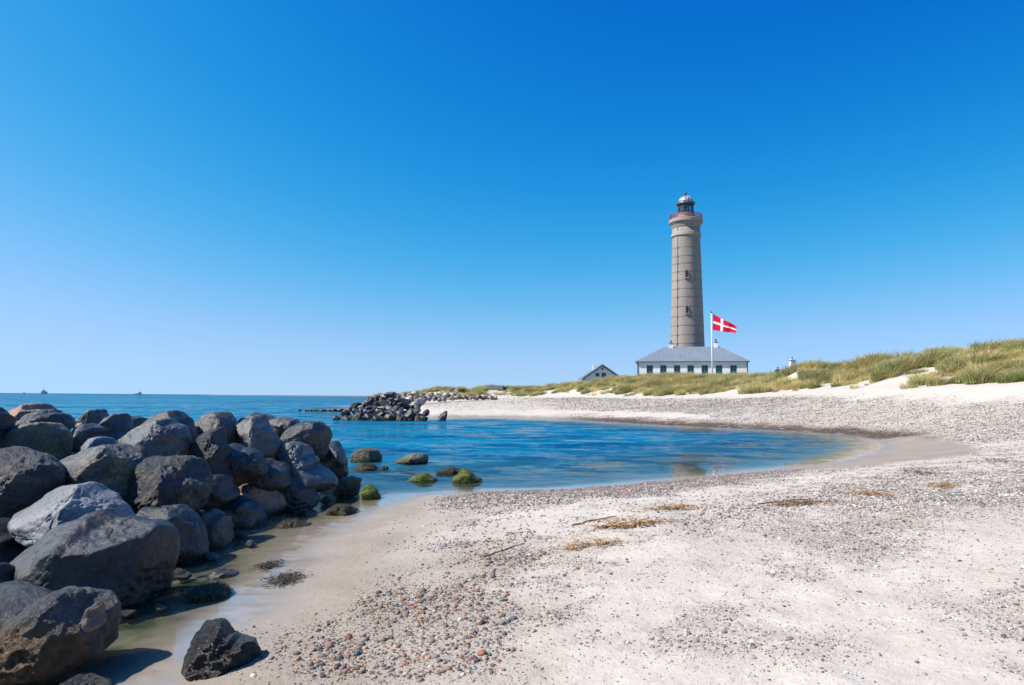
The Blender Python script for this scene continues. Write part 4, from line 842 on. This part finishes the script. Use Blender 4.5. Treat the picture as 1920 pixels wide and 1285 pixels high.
for (px_, py_, w_, h_) in ((1120, 703, 0.85, 0.75), (1132, 704.5, 0.95, 1.2), (1129.5, 692, 0.4, 0.4)):
    c_ = at(px_, py_, GY); x = c_.x - gcx; z = c_.z - ggz
    f = MB().box((x, -0.03, z), (w_, 0.1, h_)).build('window', M_TEAL if w_ > 0.5 else M_DARK, GH)
    if w_ > 0.5:
        for sg in (-1, 1): MB().box((x + sg * w_ * 0.24, -0.07, z), (w_ * 0.36, 0.06, h_ - 0.16)).build('pane', M_PANE, f)
# white chimney of a low hut behind the dune crest
cxp = at(1495, 677, 112); hgz = hz(cxp.x, 112); HT = tag(empty('low_hut', (cxp.x, 112, hgz - 0.3)), 'white chimney rising behind the dune grass', 'hut')
zt2 = at(1495, 674.5, 112).z - hgz + 0.3; rt = zt2 - 2.3
MB().box((0, 2, (rt - 0.8) / 2), (6, 4, rt - 0.8)).build('wall', M_WHITE, HT)
mb = MB(); mb.add([(-3.3, -0.3, rt - 0.8), (3.3, -0.3, rt - 0.8), (3.3, 4.3, rt - 0.8), (-3.3, 4.3, rt - 0.8), (-3.3, 2, rt), (3.3, 2, rt)], [(0, 1, 5, 4), (2, 3, 4, 5), (0, 4, 3), (1, 2, 5), (3, 2, 1, 0)])
hr = mb.build('roof', M_SLATE, HT)
MB().box((0, 2, zt2 - 1.25), (0.85, 0.7, 2.4)).build('chimney', M_WHITE, hr); MB().box((0, 2, zt2 - 0.02), (1.05, 0.9, 0.1)).build('chimney_cap', M_STONE2, hr)
MB().box((0, 2, zt2 + 0.11), (0.6, 0.5, 0.16)).build('chimney_lid', M_WHITE, hr); MB().tube((0, 2, zt2 + 0.19), (0, 2, zt2 + 0.55), 0.09).build('flue_pipe', M_LANT, hr)
# concrete bunker end in the far grass
bp = at(924, 733, 148); bz = hz(bp.x, 150)
bk = MB().box((0, 0, 0.2), (3.6, 3.0, at(920, 726.5, 148).z - bz + 1.6)); bk.box((0.3, 0.3, (at(920, 726.5, 148).z - bz + 1.6) / 2 + 0.26), (3.4, 2.8, 0.12))
zc_ = at(920, 726.5, 148).z
bko = bk.build('concrete_bunker', mat_simple('weathered_concrete', (0.24, 0.235, 0.23), 0.9, 0.2, 1.0, 0.3), loc=(bp.x + 0.4, 148, (zc_ + bz - 1.4) / 2)); tag(bko, 'grey concrete bunker corner at the left end of the dune grass', 'bunker')

# ------------------------------------------------------------------ person on the dune
def person():
    PY = 84.0; hp = at(1458, 690.5, PY); foot = hp.z - 1.62
    B = {'pel': (0, 0, .95), 'che': (0, 0, 1.25), 'nek': (0, 0, 1.47), 'hed': (.02, -.02, 1.60), 'top': (.02, -.02, 1.70)}
    names = ['pel', 'che', 'nek', 'hed', 'top']; V = [B[n] for n in names]; Rr = [(.17, .14), (.21, .15), (.07, .07), (.10, .11), (.07, .08)]; E = [(0, 1), (1, 2), (2, 3), (3, 4)]
    for s in (-1, 1):
        b = len(V); V += [(s * .20, 0, 1.40), (s * .29, .02, 1.12), (s * .20, -.14, .95), (s * .15, -.2, .95)]; Rr += [(.085, .085), (.06, .06), (.045, .045), (.045, .03)]
        E += [(1, b), (b, b + 1), (b + 1, b + 2), (b + 2, b + 3)]
        b = len(V); V += [(s * .10, 0, .88), (s * .11, -.01, .48), (s * .12, .02, .09), (s * .13, -.14, .05)]; Rr += [(.11, .11), (.075, .075), (.05, .05), (.05, .04)]
        E += [(0, b), (b, b + 1), (b + 1, b + 2), (b + 2, b + 3)]
    me = bpy.data.meshes.new('person'); me.from_pydata(V, E, []); o = link('person', me)
    o.modifiers.new('skin', 'SKIN'); ss = o.modifiers.new('sub', 'SUBSURF'); ss.levels = ss.render_levels = 2
    if not me.skin_vertices: bpy.context.view_layer.objects.active = o; me.skin_vertices.new() if hasattr(me.skin_vertices, 'new') else None
    for i, r_ in enumerate(Rr): me.skin_vertices[0].data[i].radius = r_
    me.skin_vertices[0].data[0].use_root = True
    t = NT('person_clothes'); z = t.sepz(t.coord()); c = t.mix(t.rng(z, .90, .93), (0.03, 0.035, 0.05), (0.022, 0.03, 0.07)); c = t.mix(t.rng(z, 1.49, 1.5), c, (0.42, 0.26, 0.19)); t.bsdf(c, 0.8); me.materials.append(t.m)
    o.location = (hp.x, PY, foot)
    U, F = ICO[3]; keep = U[F].mean(1)[:, 2] > -0.35; H = U * np.array([.115, .125, .12]) + np.array([.02, .0, 1.64])
    hm = mesh_np('hair', H, F[keep], mat_simple('dark_hair', (0.02, 0.018, 0.018), 0.6)); h = link('hair', hm, o)
    tag(o, 'person in dark jacket standing behind the dune crest', 'person')
person()

# ------------------------------------------------------------------ ships on the horizon
M_SHIP = mat_simple('ship_haze_blue', (0.09, 0.16, 0.24), 0.7, 0.1, 0.05); M_SHIP2 = mat_simple('ship_upper_haze_blue', (0.16, 0.24, 0.32), 0.7, 0.1, 0.05)  # blue of the distant haze is put into the ship colours
def ship(px, Y, L, parts, label, mast):
    p = on_water(px, 760); d = ray(px, 736); x = d.x / d.y * Y
    S = tag(empty('ship', (x, Y, 0)), label, 'ship', None)
    h = parts[0]; w = L * 0.16
    MB().add([(-L / 2, -w / 2, -1), (L * .38, -w / 2, -1), (L / 2, 0, -1), (L * .38, w / 2, -1), (-L / 2, w / 2, -1), (-L / 2, -w / 2, h), (L * .40, -w / 2, h), (L * .56, 0, h * 1.25), (L * .40, w / 2, h), (-L / 2, w / 2, h)],
             [(0, 1, 6, 5), (1, 2, 7, 6), (2, 3, 8, 7), (3, 4, 9, 8), (4, 0, 5, 9), (5, 6, 7, 8, 9)]).build('hull', M_SHIP, S)
    for (cx_, lw, z0, z1) in parts[1:]: MB().box((cx_ * L, 0, (z0 + z1) / 2), (lw * L, w * 0.8, z1 - z0)).build('deckhouse', M_SHIP2, S)
    MB().tube((mast[0] * L, 0, h), (mast[0] * L, 0, mast[1]), 0.55, 6, 0.3).build('mast', M_SHIP, S); MB().box((mast[0] * L, 0, mast[1] * 0.82), (L * .10, 0.5, 0.5)).build('yard', M_SHIP, S)
ship(83, 4000, 36, (8, (-.1, .62, 8, 15), (-.12, .36, 15, 21), (.3, .14, 8, 13)), 'large haze-blue ship on the horizon, with tall bridge', (-.14, 36))
ship(259, 4200, 44, (5, (.22, .34, 5, 11), (.22, .2, 11, 14)), 'long low ship on the horizon right of the large one', (.22, 26))
ship(45, 4600, 11, (3, (0, .5, 3, 9)), 'tiny boat on the horizon left of the large ship', (0, 17))

# ------------------------------------------------------------------ instancing helper for stuff
def gn_scatter(obj, coll):
    ng = bpy.data.node_groups.new('scatter', 'GeometryNodeTree')
    ng.interface.new_socket('Geometry', in_out='INPUT', socket_type='NodeSocketGeometry'); ng.interface.new_socket('Geometry', in_out='OUTPUT', socket_type='NodeSocketGeometry')
    N = ng.nodes.new; gi = N('NodeGroupInput'); go = N('NodeGroupOutput'); ip = N('GeometryNodeInstanceOnPoints'); ci = N('GeometryNodeCollectionInfo')
    ci.inputs['Collection'].default_value = coll; ci.inputs['Separate Children'].default_value = True; ci.inputs['Reset Children'].default_value = True
    def na(name, ty):
        a = N('GeometryNodeInputNamedAttribute'); a.data_type = ty; a.inputs['Name'].default_value = name; return a.outputs[0]
    L = ng.links.new; L(gi.outputs[0], ip.inputs['Points']); L(ci.outputs[0], ip.inputs['Instance']); ip.inputs['Pick Instance'].default_value = True
    L(na('idx', 'INT'), ip.inputs['Instance Index']); L(na('rot', 'FLOAT_VECTOR'), ip.inputs['Rotation']); L(na('scl', 'FLOAT_VECTOR'), ip.inputs['Scale']); L(ip.outputs[0], go.inputs[0])
    md = obj.modifiers.new('scatter', 'NODES'); md.node_group = ng
def points_obj(name, P3, idx, rot, scl, col, coll):
    me = bpy.data.meshes.new(name); me.vertices.add(len(P3)); me.vertices.foreach_set('co', np.asarray(P3, np.float32).ravel())
    for nm, ty, arr, key in (('idx', 'INT', idx, 'value'), ('rot', 'FLOAT_VECTOR', rot, 'vector'), ('scl', 'FLOAT_VECTOR', scl, 'vector'), ('pcol', 'FLOAT_VECTOR', col, 'vector')):
        a = me.attributes.new(nm, ty, 'POINT'); a.data.foreach_set(key, np.asarray(arr, np.int32 if ty == 'INT' else np.float32).ravel())
    o = link(name, me); gn_scatter(o, coll); return o

# ------------------------------------------------------------------ pebbles
def pebble_mat(name, inst):
    t = NT(name); O = t.coord()
    if inst: c = t.attr('pcol', 'INSTANCER', 'Vector')
    else: c = t.n('ShaderNodeObjectInfo').outputs['Color']
    c = t.mix(t.rng(t.noise(O, 2.5, 5, 0.6), 0.3, 0.7, 0, 0.5), c, t.mix(1.0, c, (0.55, 0.55, 0.56), 'MULTIPLY'))
    c = t.mix(t.rng(t.noise(O, 11, 3, 0.6), 0.62, 0.7, 0, 0.3), c, (0.5, 0.47, 0.44))
    t.bsdf(c, 0.55, t.bump(t.noise(O, 6, 4), 0.2, 0.1), 0.35); return t.m
M_PEB_I = pebble_mat('pebble_gravel', True); M_PEB_O = pebble_mat('pebble_single', False)
pcoll = bpy.data.collections.new('pebble_shapes'); PEB_V = []
for k in range(8):
    r_ = np.random.default_rng(900 + k); V, F = ICO[2]; U = V.copy()
    for _ in range(5): U = softcut(U, r_.normal(size=3), r_.uniform(0.72, 0.9), 0.12)
    U = U * np.array([1, r_.uniform(0.65, 0.95), r_.uniform(0.45, 0.7)]) * (1 + 0.12 * noise(V[:, 0] * 1.5 + k, V[:, 1] * 1.5, V[:, 2] * 1.5, s=k))[:, None]
    PEB_V.append((U, F)); pcoll.objects.link(bpy.data.objects.new('pebble_shape', mesh_np('pebble_shape', U, F, M_PEB_I)))
PALD = np.array([1.05, 0.96, 0.86]) * 0.95 * np.array([(.26, .25, .25), (.36, .34, .33), (.17, .17, .18), (.45, .42, .39), (.52, .49, .46), (.34, .27, .23), (.22, .23, .25), (.40, .31, .26), (.12, .12, .13), (.30, .29, .30)])
PALW = np.array([(.22, .105, .065), (.11, .10, .095), (.27, .165, .10), (.17, .14, .115), (.08, .08, .08), (.24, .195, .15), (.14, .13, .12), (.34, .29, .23), (.13, .13, .13), (.20, .145, .105), (.10, .09, .08), (.19, .17, .15), (.26, .09, .055), (.30, .15, .08)])
allp = []
for (xa, xb, ya, yb, n, s0, s1) in ((-4, 7, 2.4, 9.5, 230000, 0.004, 0.013), (-4, 8, 3.0, 10, 20000, 0.008, 0.026), (-3.5, 1.5, 3.2, 8.5, 9000, 0.012, 0.036), (-3, 22, 9, 24, 360000, 0.009, 0.030), (6, 60, 24, 72, 260000, 0.028, 0.06), (-12, 30, 60, 125, 40000, 0.06, 0.10)):
    X = rng.uniform(xa, xb, n); Y = rng.uniform(ya, yb, n)
    vis = np.abs(X) < Y * 0.80 + 1.5; X = X[vis]; Y = Y[vis]
    Z, DS, E_ = land(X, Y); G, WM = gravel(X, Y, DS, E_)
    if n == 9000: G = G * sstep(0.3, 0.8, WM)
    ok = (rng.random(len(X)) < G**1.3) & (DS > 0.12)
    X, Y, Z, WM, DS, G = [q[ok] for q in (X, Y, Z, WM, DS, G)]
    s = s0 + (s1 - s0) * rng.random(len(X))**3.2 ; s *= np.where(G > 0.5, 1.12, 0.85)
    allp.append(np.stack([X, Y, Z, WM, DS, s], 1))
AP = np.vstack(allp); n = len(AP)
warmsel = rng.random(n) < np.clip(AP[:, 3] * 0.9 + (AP[:, 4] < 1.6) * 0.3, 0, 1)
pc = np.where(warmsel[:, None], PALW[rng.integers(0, len(PALW), n)], PALD[rng.integers(0, len(PALD), n)]) * rng.uniform(0.55, 1.45, (n, 1))
brown = (AP[:, 1] > 26) & (AP[:, 4] < 2.4 + rng.normal(0, .4, n)); pc[brown] = np.array([.085, .06, .042]) * rng.uniform(0.5, 1.6, (int(brown.sum()), 1)); AP[brown, 5] *= 0.7
pi_ = rng.integers(0, 8, n); prot = np.stack([rng.normal(0, .25, n), rng.normal(0, .25, n), rng.uniform(0, 6.28, n)], 1)
app = AP[:, 5] / AP[:, 1]; inview = np.abs(AP[:, 0]) < AP[:, 1] * 0.70
big = np.argsort(-np.where(inview & (AP[:, 1] > 3.75), app, 0))[:240]; rest = np.ones(n, bool); rest[big] = False
P3 = np.stack([AP[:, 0], AP[:, 1], AP[:, 2] + AP[:, 5] * 0.10], 1); SC = np.repeat(AP[:, 5:6], 3, 1)
gro = points_obj('beach_gravel', P3[rest], pi_[rest], prot[rest], SC[rest], pc[rest], pcoll); tag(gro, 'mixed grey and brown beach gravel lying on the sand', 'gravel', kind='stuff')
pmesh = [mesh_np('pebble', U, F, M_PEB_O) for U, F in PEB_V]
def tone(c):
    r_, g_, b_ = c; l = (r_ + g_ + b_) / 3
    if r_ > 1.7 * b_ and r_ > 0.2: return 'rust red' if g_ < 0.6 * r_ else 'tan'
    return 'black' if l < 0.13 else 'dark grey' if l < 0.22 else 'grey' if l < 0.36 else 'pale'
for i in big:
    o = link('pebble', pmesh[pi_[i]], loc=P3[i]); o.rotation_euler = prot[i]; o.scale = (AP[i, 5] * 1.05,) * 3; o.color = (*pc[i], 1)
    q = AP[i, 0] / AP[i, 1]; tn = tone(pc[i]); pxx = 960 + q * FPX
    shp = ('rounded', 'flat', 'oblong', 'blunt', 'egg shaped', 'chipped', 'smooth', 'wedge shaped')[pi_[i]]
    zone = 'beside the sharp black rock' if pxx < 500 else 'right of the sharp black rock' if pxx < 650 else 'left of centre' if pxx < 850 else 'near the centre' if pxx < 1050 else 'right of centre' if pxx < 1350 else 'towards the right' if pxx < 1650 else 'by the right edge'
    dist = 'at the bottom edge' if AP[i, 1] < 4.1 else 'close to the bottom' if AP[i, 1] < 4.7 else 'farther up the beach'
    tag(o, f'{tn} {shp} pebble {zone}, {dist}', 'pebble', f'{tn} {shp} pebbles {zone} {dist}')

# ------------------------------------------------------------------ washed up seaweed and sticks
def wrack(label, px, py, wpx, hpx, col, n, seed):
    r_ = random.Random(seed); c = Vector(ground_px(px, py)); a = Vector(ground_px(px - wpx / 2, py)); b = Vector(ground_px(px + wpx / 2, py)); L = (b - a).length; dpt = (Vector(ground_px(px, py - hpx / 2)) - Vector(ground_px(px, py + hpx / 2))).length
    mb = MB()
    for i in range(n):
        u = r_.gauss(0, 0.27); v = r_.gauss(0, 0.22); x = u * L; y = v * dpt; ang_ = r_.gauss(0.15, 0.6); l = r_.uniform(0.06, 0.2); w = r_.uniform(0.003, 0.008)
        zg_ = hz(c.x + x, c.y + y) - c.z if i % 6 == 0 or i == 0 else zg_
        hgt = r_.uniform(0.002, 0.035) * max(0.2, 1 - abs(u) * 1.6); pts = []; cu = r_.uniform(-1.5, 1.5)
        for k in range(5):
            f = k / 4 - .5; aa = ang_ + cu * f; pts.append(Vector((x + math.cos(aa) * l * f, y + math.sin(aa) * l * f, zg_ + hgt + 0.015 * math.sin(f * 5 + i))))
        vsx = []
        for k, p in enumerate(pts): s = Vector((-math.sin(ang_), math.cos(ang_), r_.uniform(-.6, .6))) * w; vsx += [p - s, p + s]
        mb.add(vsx, [(2 * k, 2 * k + 2, 2 * k + 3, 2 * k + 1) for k in range(4)])
    o = mb.build('seaweed_wrack', mat_simple('dry_weed', col, 0.8, 0.45, 25.0), None, True, loc=c); tag(o, label, 'seaweed')
DW = (0.30, 0.16, 0.05); DB = (0.10, 0.06, 0.03)
wrack('ochre dried seaweed heap on the gravel ridge', 1192, 986, 190, 11, DW, 420, 1)
wrack('smaller dried seaweed patch nearer than the ochre heap', 1122, 1022, 130, 12, DW, 240, 2)
wrack('brown seaweed strip on the sand by the bay tip', 1735, 890, 50, 8, DB, 220, 3)
wrack('thin brown seaweed line left along the gravel ridge top', 1510, 945, 170, 9, (0.20, 0.12, 0.055), 300, 4)
wrack('ochre seaweed patch on the gravel at the right', 1640, 930, 60, 14, DW, 240, 5)
wrack('small ochre seaweed scrap on the right gravel', 1775, 913, 45, 8, DW, 130, 6)
wrack('dark seaweed scraps at the far right of the beach', 1880, 868, 70, 9, DB, 150, 7)
wrack('thin ochre seaweed streak below the shoreline gravel', 1270, 955, 120, 9, DW, 220, 8)
wrack('glossy dark kelp at the edge of the pool', 538, 1088, 60, 26, (0.035, 0.03, 0.02), 260, 9)
wrack('dark kelp clump where the pool meets the sand', 505, 1062, 40, 18, (0.035, 0.03, 0.02), 160, 10)
def stick(label, a, b, r):
    A = Vector(ground_px(*a)); B = Vector(ground_px(*b)); mb = MB(); n = 7; pr = None
    for i in range(n + 1):
        f = i / n; p = A.lerp(B, f); p.z = hz(p.x, p.y) + r * 0.8; p = p + Vector((random.uniform(-1, 1) * r * 1.5, random.uniform(-1, 1) * r * 1.5, 0))
        if pr is not None: mb.tube(pr - A, p - A, r * (1 - .5 * (i - 1) / n), 6, r * (1 - .5 * f))
        pr = p
    tag(mb.build('driftwood_stick', mat_simple('driftwood', (0.10, 0.07, 0.05), 0.85, 0.4, 8), None, True, loc=A), label, 'stick')
stick('long thin dark stick lying on the sand above the seaweed', (1076, 986), (1156, 970), 0.014)
stick('thin stick beside the foreground gravel, pointing at the bay', (905, 1046), (985, 1020), 0.010)
stick('thin dark stick along the gravel ridge top', (1420, 948), (1520, 938), 0.014)

# ------------------------------------------------------------------ dune grass
def grass_mat():
    t = NT('marram_grass'); c = t.attr('pcol', 'INSTANCER', 'Vector'); b = t.attr('blade'); O = t.coord()
    c = t.mix(t.rng(b, 0, 1, 0, 0.75), c, t.mix(1.0, c, (1.55, 1.2, 0.75), 'MULTIPLY')); hh_ = t.attr('along'); c = t.mix(t.rng(hh_, 0.5, 1.0, 0, 0.5), c, (0.50, 0.44, 0.24))
    p = t.bsdf(c, 0.6, None, 0.3); tl = t.n('ShaderNodeBsdfTranslucent'); t.set(tl.inputs[0], c); mx = t.n('ShaderNodeMixShader'); mx.inputs[0].default_value = 0.3
    t.t.links.new(p.outputs[0], mx.inputs[1]); t.t.links.new(tl.outputs[0], mx.inputs[2]); t.t.links.new(mx.outputs[0], t.out.inputs[0]); return t.m
M_GRASS = grass_mat(); gcoll = bpy.data.collections.new('tuft_shapes')
def tuft_mesh(seed, nb, spread, hmin, hmax, w):
    r_ = np.random.default_rng(seed); V = []; F = []; BL_ = []; AL = []
    for i in range(nb):
        a = r_.uniform(0, 6.28); rr2 = spread * math.sqrt(r_.random()); bx, by = rr2 * math.cos(a), rr2 * math.sin(a)
        hgt = r_.uniform(hmin, hmax); la = a + r_.normal(0, .6); lean = r_.uniform(0.15, 0.95) * hgt; wx_, wy_ = lean * math.cos(la) + 0.25 * hgt, lean * math.sin(la)
        pa = r_.uniform(0, 6.28); ux, uy = math.cos(pa) * w, math.sin(pa) * w; bv = r_.random(); o = len(V)
        for k in range(5):
            f = k / 4; cx_ = bx + wx_ * f**1.8; cy_ = by + wy_ * f**1.8; cz = hgt * (f - 0.18 * f * f * (lean / hgt) * 2); ww_ = 1 - f * 0.85
            V += [(cx_ - ux * ww_, cy_ - uy * ww_, cz), (cx_ + ux * ww_, cy_ + uy * ww_, cz)]; BL_ += [bv, bv]; AL += [f, f]
        F += [(o + 2 * k, o + 2 * k + 1, o + 2 * k + 3, o + 2 * k + 2) for k in range(4)]
    return mesh_np('tuft_shape', V, F, M_GRASS, True, {'blade': ('FLOAT', BL_), 'along': ('FLOAT', AL)})
for k in range(6): gcoll.objects.link(bpy.data.objects.new('tuft_shape', tuft_mesh(70 + k, 90, 0.32, 0.35, 0.95, 0.018)))
gp = []
for (xa, xb, ya, yb, n) in ((15, 95, 25, 130, 110000), (-36, 70, 95, 185, 80000)):
    X = rng.uniform(xa, xb, n); Y = rng.uniform(ya, yb, n); vis = (np.abs(X) < Y * 0.80 + 3); X = X[vis]; Y = Y[vis]
    Z, DS, E_ = land(X, Y); D_ = grass_density(X, Y, E_); keep = (rng.random(len(X)) < D_ * np.where(E_ > 26, 0.25, 1.0)) & (DS > 3) & (E_ < 60)
    keep &= ~((X > xl - 1) & (X < xr + 1) & (Y > HY - 1) & (Y < 180)); gp.append(np.stack([X, Y, Z, E_], 1)[keep])
GP = np.vstack(gp); n = len(GP); print('tufts', n, 'pebbles', len(AP))
cn = fbm(GP[:, 0] / 2.2, GP[:, 1] / 2.2, s=81, o=3); mixf = sstep(-0.4, 0.4, cn + rng.normal(0, .18, n))[:, None]
gc = (np.array([[0.18, 0.225, 0.08]]) * (1 - mixf) + np.array([[0.52, 0.47, 0.24]]) * mixf) * rng.uniform(0.8, 1.2, (n, 1))
hs_ = (0.5 + 0.6 * rng.random(n)) * (0.6 + 0.8 * sstep(-0.4, 0.5, fbm(GP[:, 0] / 3, GP[:, 1] / 3, s=83, o=2))) * np.where(GP[:, 1] > 120, 0.85, 1)
gsc = np.stack([hs_ * 1.4, hs_ * 1.4, hs_ * 1.1], 1); grot = np.stack([rng.normal(0, .1, n), rng.normal(0, .1, n), rng.uniform(-0.9, 0.9, n)], 1)
gob = points_obj('dune_grass', np.stack([GP[:, 0], GP[:, 1], GP[:, 2] - 0.04], 1), rng.integers(0, 6, n), grot, gsc, gc, gcoll)
tag(gob, 'green and straw coloured marram grass covering the dunes', 'grass', kind='stuff')
